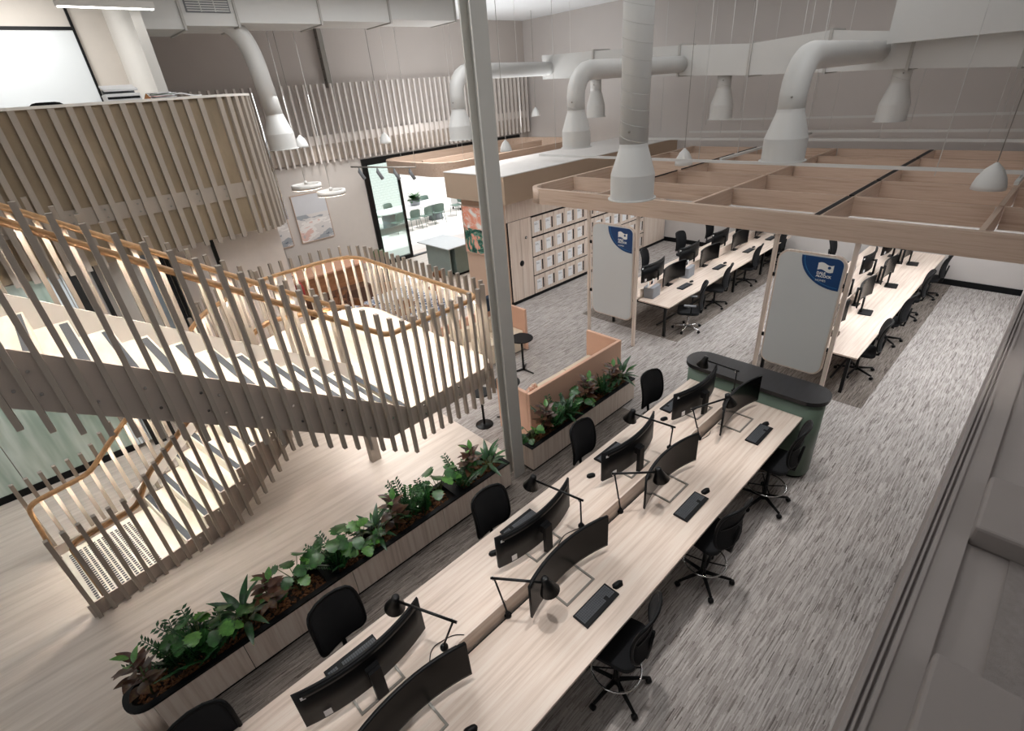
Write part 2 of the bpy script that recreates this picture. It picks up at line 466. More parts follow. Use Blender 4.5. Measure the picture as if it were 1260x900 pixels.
m = MB(); m.box(23.9, 24.1, 15.6, 24, 0, 5.2); struct('wall_terrace_end', m, plain('terrace_wall', '#e8e6e2', .8))
# slatted screen in front of the long wall
r = thing('slatted_screen', 'long pale screen of upright slats high on the back wall above the terrace door', 'screen', (9.3, 15.2, 3.5))
m = MB(); m.box(2.2, 15.3, 15.24, 15.28, 3.98, 4.22); m.build('rail_plate', M_SLAT_L, r)
m = MB(); m.box(2.2, 15.3, 15.28, 15.31, 3.55, 4.0); m.build('backing', plain('screen_backing', '#b4a89c', .8), r)
m = MB(); m.box(2.2, 15.3, 15.28, 15.395, 3.98, 4.02); m.build('ledge', M_SLAT_L, r)
sm = MB().box(-.025, .025, -.05, .05, 0, 2.02).mesh('screen_slat', M_SLAT_L)
x = 2.25
while x < 15.3:
    instance(sm, 'slat', r, (x - 9.3, 15.19 - 15.2, 3.48 - 3.5)); x += .2
# ---------------------------------------------------------------- upper room (mezzanine)
m = MB(); m.box(-7, 2.45, 9.6, 15.4, 3.5, 3.855); m.prism([(2.45 + .72 * math.sin(a), 10.35 - .75 * math.cos(a)) for a in [k * PI / 16 for k in range(9)]] + [(3.17, 15.4), (2.45, 15.4)], 3.5, 3.855)
m.box(-7, -1.05, 4.9, 9.6, 3.5, 3.855)
struct('floor_upper', m, M_CREAM)
def bulk_path(n=10):
    """(x, y, normal angle) along the face of the balustrade: straight, then a quarter round"""
    return [(2.62 + .8 * math.sin(a), 10.3 - .8 * math.cos(a), a) for a in [k * PI / 2 / n for k in range(n + 1)]]
arc = bulk_path()
bal = thing('slatted_balustrade', 'tall curved balustrade of the upper room clad in upright beige slats over an ochre backing', 'balustrade', (0, 9.5, 3.1))
outer = [(-4.0, 9.5)] + [(x, y) for x, y, a in arc] + [(3.42, 14.9)]
inner = [(3.36, 14.9)] + [(2.62 + .74 * math.sin(a), 10.3 - .74 * math.cos(a)) for x, y, a in reversed(arc)] + [(-4.0, 9.56)]
MB().prism(outer + inner, 3.16, 5.2).build('backing_board', M_MDF, bal)
def off(d): return [(-4.0, 9.5 - d)] + [(2.62 + (.8 + d) * math.sin(a), 10.3 - (.8 + d) * math.cos(a)) for x, y, a in arc] + [(3.42 + d, 14.9)]
MB().prism(off(.02) + list(reversed(off(-.01))), 3.72, 3.95).build('edge_plate', M_SLAT, bal)
MB().prism(off(.06) + list(reversed(off(-.5))), 5.2, 5.235).build('desk_ledge', plain('ledge_white', '#e4dfd7', .5), bal)
sm = MB().box(-.036, .036, -.06, 0.0, 0, 2.1).mesh('bulkhead_slat', M_SLAT)
x = -3.9
while x < 2.6:
    instance(sm, 'slat', bal, (x, -.0, -.0)); x += .2
for k in range(1, 10):
    a = k * PI / 2 / 8.6
    instance(sm, 'slat', bal, (2.62 + .8 * math.sin(a), 10.3 - .8 * math.cos(a) - 9.5, 0), (0, 0, a))
for k in range(22):
    instance(sm, 'slat', bal, (3.42, 10.5 + .2 * k - 9.5, 0), (0, 0, PI / 2))
b = MB()
for k in range(14):
    for dz in (.06, .17):
        for dx in ((0, .07) if k % 2 == 0 else (0,)):
            b.lathe([(.013, 0), (.013, .012)], 8, Matrix.Translation((-2.9 + .41 * k + dx, 9.48, 3.72 + dz)) @ Matrix.Rotation(PI / 2, 4, 'X'))
b.build('bolts', M_STEEL, bal)['kind'] = 'stuff'
MB().tube([(3.5, 10.1, 3.12), (3.5, 10.1, 5.24)], .02, 8).build('corner_trim', M_CHROME, bal)
# upper room walls: whiteboard wall, side wall, bulkhead jamb
m = MB(); m.box(-7, 2.3, 12.9, 13.05, 3.855, 7.1); struct('wall_upper_back', m, M_CREAM)
m = MB(); m.box(2.3, 2.45, 10.9, 13.05, 3.855, 7.1); struct('wall_upper_side', m, M_WHITE)
wb = thing('wall_whiteboard', 'large white writing board with a black frame on the wall of the upper room', 'whiteboard', (.3, 12.88, 4.3))
MB().box(-2.2, 1.75, 12.86, 12.9, 4.2, 6.45).build('panel', plain('board_bluish', '#d7dcdf', .3, var=.01), wb)
m = MB(); m.box(-2.2, 1.75, 12.84, 12.9, 6.45, 6.5); m.box(1.75, 1.79, 12.84, 12.9, 4.2, 7.05); m.build('frame', M_BLACK, wb)
lt = thing('linear_pendant', 'slim white linear lamp hung over the upper room at the top left', 'lamp', (1.98, 10.6, 6.47))
MB().box(-.62, .62, -.05, .05, 0, .09).build('housing', M_WHITE, lt, world=False).rotation_euler = (0, 0, .05)
MB().box(-.6, .6, -.035, .035, -.012, 0).build('diffuser', emit('lamp_face', '#fffdf8', 7), lt, world=False).rotation_euler = (0, 0, .05)
# ---------------------------------------------------------------- below the upper room: glass wall, black opening, panels
gw = thing('glass_wall', 'frosted pale green glass wall with a black base rail behind the foot of the stairs', 'glass wall', (-2.5, 9.75, 0))
mg = streak('frosted_glass', [(0.25, '#8fa598'), (0.42, '#aec1b5'), (0.58, '#d2ded6'), (0.8, '#9fb3a3')], (3.5, 3.5, .45), 0.25, 3.0, .05)
for k in range(4):
    MB().box(-6.0 + 1.45 * k, -4.56 + 1.45 * k, 9.74, 9.76, .12, 3.1).build('glass_panel', mg, gw)
m = MB(); m.box(-6, -.2, 9.72, 9.79, .004, .12); m.build('base_rail', M_BLACK, gw)
m = MB(); m.box(-6, -.2, 9.72, 9.79, 3.1, 3.2); m.build('head_rail', M_SLAT, gw)
bl = thing('vertical_blind', 'white vertical blind at the end of the frosted glass wall behind the stairs', 'blind', (-.12, 9.7, .1))
for k in range(5): MB().box(-.2 + .05 * k, -.16 + .05 * k, 9.68, 9.72, .1, 3.1).build('blind_slat', plain('blind_white', '#e3ebef', .6), bl)
m = MB(); m.box(.02, .2, 9.6, 9.8, 0, 3.2); m.box(.3, .36, 9.6, 9.8, 0, 3.2); struct('trim_3', m, plain('dark_opening', '#0c0c0d', .6))
m = MB(); m.box(.2, .3, 9.7, 9.8, 0, 3.12); m.box(.36, .95, 9.9, 10.0, 0, 3.12); struct('wall_under_room', m, M_CREAM)
m = MB(); m.box(.95, 1.2, 9.75, 9.85, 0, 3.5); struct('trim_4', m, plain('blue_grey_panel', '#7c8891', .6))
m = MB()
for k in range(3): m.box(1.22 + .06 * k, 1.25 + .06 * k, 9.65, 9.85, 0, 3.5)
struct('trim_5', m, M_BLACK)
m = MB(); m.box(1.4, 3.2, 9.9, 10.0, 0, 3.12); struct('wall_under_room', m, plain('soft_white', '#d5cbc4', .8))
m = MB(); m.box(2.02, 2.08, 9.86, 9.9, 0, 3.5); struct('trim_6', m, M_BLACK)
# ---------------------------------------------------------------- kitchen block with the lockers
m = MB(); m.box(8.2, 15.45, 9.13, 10.78, 0, 2.55); struct('wall_kitchen', m, plain('kitchen_wall', '#cdb09a', .7, var=.03))
m = MB(); m.box(8.2, 15.45, 9.085, 9.12, 2.14, 2.62); struct('trim_7', m, oak('z'))
m = MB(); m.box(8.0, 15.45, 8.85, 11.1, 2.62, 3.24)
kb = struct('bulkhead_kitchen', m, plain('bulkhead_paint', '#ab9682', .8, var=.03)); kb.name = 'trim_8'
m = MB(); m.box(7.99, 15.45, 8.84, 11.11, 3.24, 3.26); struct('trim_9', m, plain('bulkhead_top', '#d3d0cd', .8))
m = MB(); m.box(8.2, 15.42, 9.05, 9.12, .002, .08); struct('baseboard_lockers', m, M_BLACK)
# right hand wall / window ledge the photographer leans over
m = MB(); m.box(-1.0, 15.45, -.30, -.02, 0, 3.55); struct('wall_right', m, plain('ledge_paint', '#8f8783', .8, var=.05))
m = MB()
for k, (y0, y1, z) in enumerate(((-.027, -.016, 3.59), (-.034, -.027, 3.574), (-.040, -.034, 3.588), (-.048, -.040, 3.572), (-.060, -.048, 3.586), (-.125, -.060, 3.575))):
    m.box(-1.0, 6.0, y0, y1, 3.55, z)
struct('trim_10', m, plain('track_paint', '#8f8783', .45, var=.04))
m = MB(); m.box(1.78, 2.1, -.30, -.125, 3.55, 3.63); m.box(.3, 1.22, -.30, -.125, 3.55, 3.64)
struct('trim_11', m, plain('ledge_block', '#857d79', .7, var=.04), .01)
m = MB(); m.box(-1, 6, -1.5, -.23, 3.3, 3.556); struct('trim_12', m, plain('stipple', '#8c8480', .95, var=.18, scale=60, bump=.8))
# ================================================================== STAIRCASE
st = thing('staircase', 'two-flight staircase with a half landing, beige upright slat balustrade and oak handrails', 'staircase', (1.5, 6.5, 0))
TU = Vector((2.642, 5.111)); aU = math.radians(2.0); eU = Vector((math.cos(aU), math.sin(aU))); nU = Vector((-eU.y, eU.x))
AL = Vector((-1.154, 6.239)); eL = Vector((.98759, .15706)).normalized(); nL = Vector((-eL.y, eL.x))
ZL = 1.385; RISE = .19; GU = .2734; WU = 1.45; WL = 1.44; GL = .28; U0 = .996; Z0 = .215
def pu(s, o, z): p = TU + eU * s + nU * o; return (p.x, p.y, z)
def pl(u, o, z): p = AL + eL * u + nL * o; return (p.x, p.y, z)
MU = Matrix(((eU.x, nU.x, 0, TU.x), (eU.y, nU.y, 0, TU.y), (0, 0, 1, 0), (0, 0, 0, 1)))
ML = Matrix(((eL.x, nL.x, 0, AL.x), (eL.y, nL.y, 0, AL.y), (0, 0, 1, 0), (0, 0, 0, 1)))
def zU(s): return ZL - s * RISE / GU
def zLo(u): return max(.02, Z0 + (u - U0) * RISE / GL)
def tread(M, x0, x1, w0, w1, ztop, up):
    t = MB().box(min(x0, x1), max(x0, x1), w0, w1, ztop - RISE - .02, ztop, M).build('tread', M_TREAD, st)
    n = MB()
    if up < 0: n.box(x0 - .085, x0 - .015, w0, w1 - .1, ztop, ztop + .004, M)
    else: n.box(x0 + .015, x0 + .085, w0, w1, ztop, ztop + .004, M)
    n.build('nosing', M_NOSE, t)
for k in range(1, 14):
    tread(MU, -GU * k + .0, -GU * (k + 1) - .02, .012, WU, ZL + RISE * k, -1)
for k in range(0, 7):
    if k < 6: tread(ML, U0 + GL * k, U0 + GL * (k + 1) + .02, .012, WL, Z0 + RISE * k, 1)
n = MB().box(-.085, -.015, .012, WU, ZL, ZL + .004, MU).build('nosing', M_NOSE, st)
# landing
c1 = Vector(pu(1.56, 0, 0)); yb = 9.2
land = fillet([(2.642, 5.111, 0), c1, (4.2, yb, 0), (2.2, 9.15, 0), pl(2.66, WL, 0)], [0, .32, .75, .5, 0], 7)
landpoly = [(p.x, p.y) for p in land] + [pl(2.66, 0, 0)[:2], pu(0, WU, 0)[:2]]
MB().prism(landpoly, ZL - .25, ZL).build('landing', M_TREAD, st)
for px, py in ((2.45, 6.25), (3.9, 8.6)): MB().prism(rrect(.16, .12, .01, 2, px, py), .004, ZL - .25).build('support_post', M_SLAT, st)
def strip(path, z_lo, z_hi, th):
    """vertical band following a plan polyline, z ranges per point"""
    m = MB(); P = [Vector(p) for p in path]; n = len(P); out = []
    for i in range(n):
        t = (P[min(i + 1, n - 1)] - P[max(i - 1, 0)]); t.z = 0; t.normalize()
        q = Vector((t.y, -t.x, 0)) * th
        a = P[i]; b = P[i] + q
        out.append([(a.x, a.y, z_lo[i]), (b.x, b.y, z_lo[i]), (b.x, b.y, z_hi[i]), (a.x, a.y, z_hi[i])])
    V = [v for r in out for v in r]; F = []
    for i in range(n - 1):
        a = 4 * i; b = 4 * i + 4
        for k in range(4): l = (k + 1) % 4; F.append((a + k, a + l, b + l, b + k))
    F.append((0, 3, 2, 1)); e = 4 * (n - 1); F.append((e, e + 1, e + 2, e + 3))
    return m.add(V, F)
# outer plates: upper near side, landing fascia, lower far side
P = [pu(-3.7, 0, 0), pu(-.4, 0, 0), pu(0, 0, 0)] + [tuple(p) for p in land[1:]]
lo = [zU(-3.7) - .55, zU(-.4) - .55, ZL - .275] + [ZL - .275] * (len(land) - 1)
hi = [zU(-3.7), zU(-.4), ZL] + [ZL + .0] * (len(land) - 1)
strip(P, lo, hi, .022).build('side_plate', M_PLATE, st)
def lower_plate(o, th):
    prof = [(-.1, 0.004), (-.1, .2), (U0, .2), (U0, Z0 + .01)]
    z = Z0 + .01
    for k in range(1, 7):
        prof.append((U0 + GL * k, z)); z += RISE; prof.append((U0 + GL * k, z))
    prof.append((2.69, z)); prof.append((2.69, .80)); prof.append((1.5, .004))
    m = MB(); n = len(prof)
    V = [pl(u, o, zz) for u, zz in prof] + [pl(u, o + th, zz) for u, zz in prof]
    F = [tuple(range(n)), tuple(range(2 * n - 1, n - 1, -1))] + [((i + 1) % n, i, n + i, n + (i + 1) % n) for i in range(n)]
    return m.add(V, F)
lower_plate(-.022, .022).build('side_plate', M_PLATE, st)
lower_plate(WL, .022).build('side_plate', M_PLATE, st)
# inner plate of the upper flight stands a little above the treads
P = [pu(-3.7, WU, 0), pu(0, WU, 0)]
strip(list(reversed(P)), [ZL - .28, zU(-3.7) - .5], [ZL + .16, zU(-3.7) + .16], -.022).build('side_plate', M_SLAT_L, st)
strip([pl(2.66, WL - .03, 0), pl(U0 - .2, WL - .03, 0)], [1.3, .1], [ZL + .18, .28], .022).build('side_plate', M_SLAT_L, st)
# bottom pad with tactile studs
MB().box(-.06, U0 + .0, .0, WL, .004, .05, ML).build('foot_pad', plain('pad_white', '#cfcabf', .6), st)
m = MB()
for i in range(14):
    for j in range(25):
        u = .0 + .052 * i; w = .1 + .05 * j
        m.box(u, u + .034, w, w + .024, .05, .055, ML)
m.build('tactile_studs', M_NOSE, st)['kind'] = 'stuff'
# bolts on the plates
m = MB()
for k in range(9):
    s = -3.25 + .37 * k
    for (dx, dz) in (((0, -.2), (.04, -.4)) if k % 3 else ((0, -.18), (.13, -.18), (0, -.38), (.13, -.38))):
        m.lathe([(.013, 0), (.013, .014)], 8, Matrix.Translation(pu(s + dx, -.022, zU(s + dx) + dz)) @ Matrix.Rotation(PI / 2, 4, 'X'))
for k in range(5):
    s = .12 + .3 * k
    for (dx, dz) in (((0, -.07), (.0, -.2)) if k % 2 else ((0, -.07), (.08, -.07), (0, -.2), (.08, -.2))):
        m.lathe([(.012, 0), (.012, .014)], 8, Matrix.Translation(pu(s + dx, -.022, ZL + dz)) @ Matrix.Rotation(PI / 2, 4, 'X'))
for k in range(7):
    u = .5 + .32 * k
    for (dx, dz) in (((0, -.16),) if k % 2 else ((0, -.14), (.07, -.14), (0, -.26), (.07, -.26))):
        z = zLo(u + dx) + dz
        if z > .05: m.lathe([(.012, 0), (.012, .014)], 8, Matrix.Translation(pl(u + dx, -.022, z)) @ Matrix.Rotation(PI / 2, 4, 'X'))
m.build('bolts', M_CHROME, st)['kind'] = 'stuff'
# balusters: one part each
BALM = {}
def baluster(x, y, ang, z0, z1, mat=M_SLAT):
    h = round(z1 - z0, 2)
    if h not in BALM:
        BALM[h] = MB().box(-.021, .021, -.028, .028, 0, h).mesh('baluster', mat)
    b = instance(BALM[h], 'baluster', st, (x - st.location.x, y - st.location.y, z0), (0, 0, ang))
    return b
def along(path, step, start=0.0):
    """points at equal plan distance along a polyline: (x, y, z, angle)"""
    P = [Vector(p) for p in path]; out = []; d = start; acc = 0.0
    for a, b in zip(P[:-1], P[1:]):
        L = Vector((b.x - a.x, b.y - a.y)).length
        while d <= acc + L + 1e-9 and L > 1e-6:
            t = (d - acc) / L; q = a.lerp(b, t)
            out.append((q.x, q.y, q.z, math.atan2(b.y - a.y, b.x - a.x))); d += step
        acc += L
    return out
for k in range(28):                                            # upper flight, outer side
    s = -.07 - .1555 * (k) + .0
    if s < -3.65: break
    x, y, z = pu(s, -.055, 0); baluster(x, y, aU, max(zU(s), ZL) - .73, zU(s) + 1.27)
lo_path = [(p.x, p.y, ZL) for p in land]
outer_land = []
for i, p in enumerate(land):
    a = land[max(i - 1, 0)]; b = land[min(i + 1, len(land) - 1)]; t = (b - a); t.z = 0; t.normalize()
    outer_land.append((p.x + t.y * .055, p.y - t.x * .055, ZL))
for (x, y, z, a) in along(outer_land, .155, .09)[:8] + along(outer_land, .185, 1.34):
    baluster(x, y, a, ZL - .545, ZL + 1.235)
for k in range(24):                                            # inner side of the upper flight
    s = -.1 - .1555 * k
    if s < -3.6: break
    x, y, z = pu(s, WU + .05, 0); baluster(x, y, aU, zU(s) - .12, zU(s) + 1.25)
for k in range(22):                                            # lower flight, both sides
    u = -.05 + .1405 * k
    if u > 2.75: break
    zt = max(1.19, zLo(u) + 1.22) if u < 2.6 else ZL + 1.2
    x, y, z = pl(u, -.055, 0); baluster(x, y, math.atan2(eL.y, eL.x), max(.006, zLo(u) - .7), zt)
    x, y, z = pl(u, WL + .055, 0); baluster(x, y, math.atan2(eL.y, eL.x), max(.006, zLo(u) - .7), zt)
# handrails with a light strip beneath
def rail(path, rad, led=True):
    pts = fillet(path, rad, 8)
    r = MB().tube(pts, .027, 12).build('handrail', M_RAIL, st)
    if led:
        q = []
        for i, p in enumerate(pts):
            d = (pts[min(i + 1, len(pts) - 1)] - pts[max(i - 1, 0)]).normalized()
            q.append(p - Vector((0, 0, .0278 / max(.3, math.sqrt(max(0, 1 - d.z * d.z))))))
        # added lips hide the lower strips and steer their light down; upper ones open
        def band(seq, w0, w1, dz0, dz1):
            out = MB(); rows = []
            for i, p in enumerate(seq):
                t = seq[min(i + 1, len(seq) - 1)] - seq[max(i - 1, 0)]; t.z = 0
                if t.length < 1e-6: t = Vector((1, 0, 0))
                t.normalize(); w = Vector((-t.y, t.x, 0))
                rows.append([p + w * w0 + Vector((0, 0, dz0)), p + w * w1 + Vector((0, 0, dz0))])
            return out.grid(rows, (0, 0, dz1 - dz0), False)
        hi_ = [i for i, p in enumerate(q) if p.z > 2.62]; lo_ = [i for i, p in enumerate(q) if p.z <= 2.62]
        runs = []
        for i in range(len(q) - 1):
            k = q[i].z > 2.62 and q[i + 1].z > 2.62
            dd = q[i + 1] - q[i]
            if dd.length > 1e-6 and abs(dd.z) / dd.length > .8: k = None
            if runs and runs[-1][0] == k: runs[-1][1].append(q[i + 1])
            else: runs.append((k, [q[i], q[i + 1]]))
        for k, seq in runs:
            if len(seq) < 2 or k is None: continue
            band(seq, -.009, .009, 0, -.02 if k else -.002).build('led_strip', M_LED if k else M_LED2, r)
            if not k:
                for s_ in (-1, 1): band(seq, s_ * .0105, s_ * .0135, .012, -.009).build('led_shroud', M_RAIL, r)
    return r
rl = 1.055
def inset(d):
    out = []
    for i, p in enumerate(land):
        a = land[max(i - 1, 0)]; b = land[min(i + 1, len(land) - 1)]; t = (b - a); t.z = 0; t.normalize()
        out.append((p.x - t.y * d, p.y + t.x * d, ZL + rl))
    return out
il = inset(.09)
rail([pu(-3.6, .09, zU(-3.6) + 1.1), pu(-.06, .09, ZL + rl)] + il[1:-1] + [pl(2.62, WL - .09, ZL + rl + .06), pl(1.0, WL - .09, zLo(1.0) + 1.09), pl(.62, WL - .09, 1.0), pl(-.04, WL - .09, .97), pl(-.1, WL - .09, .12)],
     [0, .12] + [0] * (len(il) - 2) + [.25, .1, .12, .12, 0])
ui = WU - .09
rail([pu(-3.6, ui, zU(-3.6) + 1.1), pu(.0, ui, ZL + 1.1), pu(.16, ui + .02, ZL + 1.08), pl(2.98, .1, ZL + 1.12), pl(2.75, .09, ZL + 1.08), pl(1.0, .09, zLo(1.0) + 1.09), pl(.75, .09, .98), pl(.08, .09, .97), pl(.08, .09, .12)],
     [0, .1, .1, .1, .1, .1, .1, .1, 0])
m = MB()
for (x, y, z, a) in along([(p[0], p[1], p[2]) for p in il], .9, .5):
    m.tube([(x, y, z - .02), (x, y, z - .07), (x + .05 * math.sin(a), y - .05 * math.cos(a), z - .09)], .007, 6)
m.build('rail_bracket', M_DUCT, st)
# ================================================================== FRONT BENCH
ZD = 1.01
bd = thing('bench_desk', 'long double-sided pale oak standing bench desk with a low middle screen in the foreground', 'desk', (2.9, 2.2, 0))
for (y0, y1) in ((1.434, 2.18), (2.26, 2.995)):
    MB().box(-.75, 6.11, y0, y1, ZD - .028, ZD).build('desktop', oak('x'), bd, .003)
    MB().box(-.75, 6.11, y0 + .015, y1 - .015, ZD - .034, ZD - .028).build('underside', M_BLACK, bd)
for k in range(-1, 4):
    x0 = .02 + 1.62 * k
    MB().box(max(x0, -.75), min(x0 + 1.6, 6.1), 2.208, 2.232, ZD - .1, ZD + .17).build('screen_panel', oak('x'), bd, .003)
m = MB(); m.box(-.7, 6.1, 2.185, 2.205, ZD - .07, ZD - .03); m.build('cable_tray', M_BLACK, bd)
for x in (-.15, 1.62, 3.24, 4.86, 6.02):
    for y in (1.9, 2.5):
        MB().box(x - .03, x + .03, y - .03, y + .03, .003, ZD - .034).build('leg', M_BLACKM, bd)
    MB().box(x - .03, x + .03, 1.93, 2.47, ZD - .09, ZD - .034).build('cross_bar', M_BLACKM, bd)
# green end unit
ge = thing('storage_island', 'rounded green storage unit with a black top at the far end of the standing bench', 'storage unit', (6.35, 2.2, 0))
MB().prism(rrect(.47, 1.84, .2, 8, 6.35, 2.2), .05, 1.2, None, True).build('body', M_GREEN, ge)
MB().prism(rrect(.42, 1.79, .18, 8, 6.35, 2.2), 0.003, .05).build('plinth', M_BLACK, ge)
MB().prism(rrect(.53, 1.92, .24, 8, 6.35, 2.2), 1.2, 1.255).build('top', M_BLKTOP, ge)
# ------------------------------------------------------------------ monitors
def monitor(label, stand='frame', width=1.05, h=.385, zb=.09):
    r = thing('curved_monitor', label, 'monitor')
    R = 1.5; n = 14; half = width / 2 / R
    def sheet(y, z0, z1, trim=0):
        rows = []
        for j in range(n + 1):
            a = -half + 2 * half * j / n
            a *= (1 - trim)
            rows.append([((R + y) * math.sin(a), (R + y) * (math.cos(a)) - R, z0), ((R + y) * math.sin(a), (R + y) * math.cos(a) - R, z1)])
        return rows
    MB().grid(sheet(0, zb, zb + h), (0, .022, 0)).build('housing', M_BLACK, r, world=False)
    MB().grid(sheet(-.002, zb + .02, zb + h - .008, .012)).build('screen', M_SCREEN, r, world=False)
    m = MB(); m.grid(sheet(.02, zb + h - .055, zb + h - .012, .12), (0, .014, 0)); m.build('back_ridge', M_BLACK, r, world=False)
    for (x, z, w, hh, mt) in ((.46, zb + h - .06, .035, .03, M_PAPER), (.36, zb + .05, .055, .065, M_PAPER)):
        a = math.asin(x / R); y = R * math.cos(a) - R + .025
        s = MB().box(-w / 2, w / 2, 0, .002, -hh / 2, hh / 2, Matrix.Translation((x, y, z)) @ Matrix.Rotation(-a, 4, 'Z')); s.build('sticker', mt, r, world=False)
    if stand == 'frame':
        m = MB(); m.box(-.045, .045, .06, .1, .0, zb + h * .62); m.box(-.05, .05, .03, .07, zb + h * .42, zb + h * .64); m.build('neck', M_BLACK, r, world=False)
        f = MB(); f.box(-.19, -.172, -.19, .1, 0, .012); f.box(.172, .19, -.19, .1, 0, .012); f.box(-.172, .172, -.19, -.172, 0, .012); f.box(-.172, .172, .08, .1, 0, .012)
        f.build('stand_frame', M_STEEL, r, world=False)
    else:
        m = MB(); m.tube([(0, .085, 0), (0, .085, zb + h * .6)], .022, 8); m.box(-.02, .02, .02, .085, zb + h * .5, zb + h * .58); m.build('arm', M_BLACKM, r, world=False)
        m = MB(); m.box(-.1, .1, .0, .115, 0, .012); m.build('arm_base', M_BLACK, r, world=False)
    return r
mon0 = monitor('x'); mon1 = monitor('x', 'arm', .95, .40, .11)
used = set()
def put(proto, loc, rz, label, group=None):
    if proto.name not in used:
        used.add(proto.name); proto.location = loc; proto.rotation_euler = (0, 0, rz)
        tag(proto, label, None, group); return proto
    return dup(proto, loc, rz, label, group)
RX = (.56, 2.23, 3.88, 5.50); LX = (.53, 2.38, 3.93, 5.42)
RW = ['nearest the camera', 'second from the camera', 'third from the camera', 'next to the green end unit']
for i, x in enumerate(RX):
    put(mon0, (x, 2.065, ZD + .001), 0.0 if i else .03, 'curved monitor facing the aisle on the front bench, ' + RW[i], 'monitors on the standing bench')
LW = ['nearest the bottom edge', 'second along', 'third along', 'last along']
for i, x in enumerate(LX):
    put(mon0, (x, 2.49, ZD + .001), PI + (.0, 0.03, .02, -.03)[i], 'curved monitor seen from behind on the planter side of the bench, ' + LW[i], 'monitors on the standing bench')
# ------------------------------------------------------------------ keyboards, mice
def keyboard():
    r = thing('keyboard', 'x', 'keyboard')
    MB().box(-.22, .22, -.08, .08, 0, .018).build('case', M_BLACK, r, .004, False)
    m = MB()
    mk = plain('key_caps', '#4b4e53', .5)
    for row in range(6):
        for c in range(21):
            if c in (15, 16) and row > 3: continue
            x = -.208 + .0196 * c; y = .066 - .0185 * row
            m.box(x, x + .0155, y - .0145, y, .018, .023)
    k = m.build('keys', mk, r, 0, False); k['kind'] = 'stuff'
    return r
def mouse():
    r = thing('computer_mouse', 'x', 'mouse')
    rows = []
    for i in range(9):
        t = i / 8; x = -.055 + .11 * t
        w = .031 * math.sqrt(max(0, 1 - (2 * t - 1) ** 4)) + .001; hh = .034 * math.sqrt(max(0, 1 - (1.7 * t - .75) ** 2)) + .003
        rows.append([(x, w * math.cos(a), hh * math.sin(a)) for a in [PI * j / 8 for j in range(9)]])
    MB().grid(rows).build('shell', M_BLACK, r, 0, False)
    MB().box(-.036, -.02, -.004, .004, .0265, .031).build('scroll_wheel', plain('red_wheel', '#c0302a', .4), r, 0, False)
    return r
kb0 = keyboard(); ms0 = mouse()
for i, (x, y, w) in enumerate(((2.22, 1.70, 'in front of the second right-hand monitor on the front bench'), (3.79, 1.69, 'in front of the third right-hand monitor on the front bench'), (5.42, 1.69, 'on the front bench close to the green unit'))):
    put(kb0, (x, y, ZD + .001), 0.0, 'black keyboard lying ' + w, 'keyboards on the standing bench')
    put(ms0, (x + (.29, .3, .25)[i], y + (-.01, .0, .03)[i], ZD + .001), 2.9, 'black mouse with a red wheel beside the keyboard ' + ('near the middle of the bench', 'at the third place', 'close to the green unit')[i], 'mice on the standing bench')
put(ms0, (.84, 1.74, ZD + .001), 2.8, 'black mouse at the bottom edge of the picture on the front bench', 'mice on the standing bench')
for i, (x, y, w) in enumerate(((.5, 2.82, 'behind the nearest left-hand monitor'), (2.42, 2.84, 'behind the second left-hand monitor'), (3.95, 2.84, 'behind the third left-hand monitor'), (5.35, 2.82, 'behind the last left-hand monitor'))):
    put(kb0, (x, y, ZD + .001), PI, 'black keyboard half hidden ' + w, 'keyboards on the standing bench')
for i, (x, y, w) in enumerate(((1.99, 2.77, 'second'), (3.48, 2.76, 'third'), (4.97, 2.73, 'last'))):
    put(ms0, (x, y, ZD + .001), -.4, 'black mouse peeking out left of the %s left-hand monitor' % w, 'mice on the standing bench')
# ------------------------------------------------------------------ lamps
def desk_lamp(label, base, elbow, head, cone):
    r = thing('desk_lamp', label, 'lamp', base, 'black task lamps on the standing bench')
    b = Vector(base); e = Vector(elbow); h = Vector(head)
    MB().lathe([(.032, 0), (.032, .02), (.014, .026), (.014, .05)], 14, Matrix.Translation(b)).build('clamp', M_BLACKM, r)
    MB().tube([b + Vector((0, 0, .04)), e], .0085, 8).build('post', M_BLACKM, r)
    d = (h - e).normalized()
    MB().tube([e - d * .03, h], .0115, 8).build('arm', M_BLACKM, r)
    ax = Vector(cone).normalized(); M = Matrix.Translation(h - ax * .025) @ ax.to_track_quat('Z', 'Y').to_matrix().to_4x4()
    MB().lathe([(.012, -.03), (.03, -.026), (.034, -.005), (.042, .03), (.085, .125), (.083, .125), (.04, .032), (.02, .0)], 20, M).build('shade', M_BLACKM, r)
    MB().tube([e + Vector((0, .012, -.03)), e + Vector((0, .02, .0))], .012, 8).build('joint', M_CHROME, r)
W = ['nearest the camera, head over the window side', 'head in front of the second right-hand monitor', 'head over the second left-hand monitor', 'head in front of the third right-hand monitor', 'head over the third left-hand monitor', 'head in front of the last right-hand monitor', 'standing in front of the black-topped green unit']
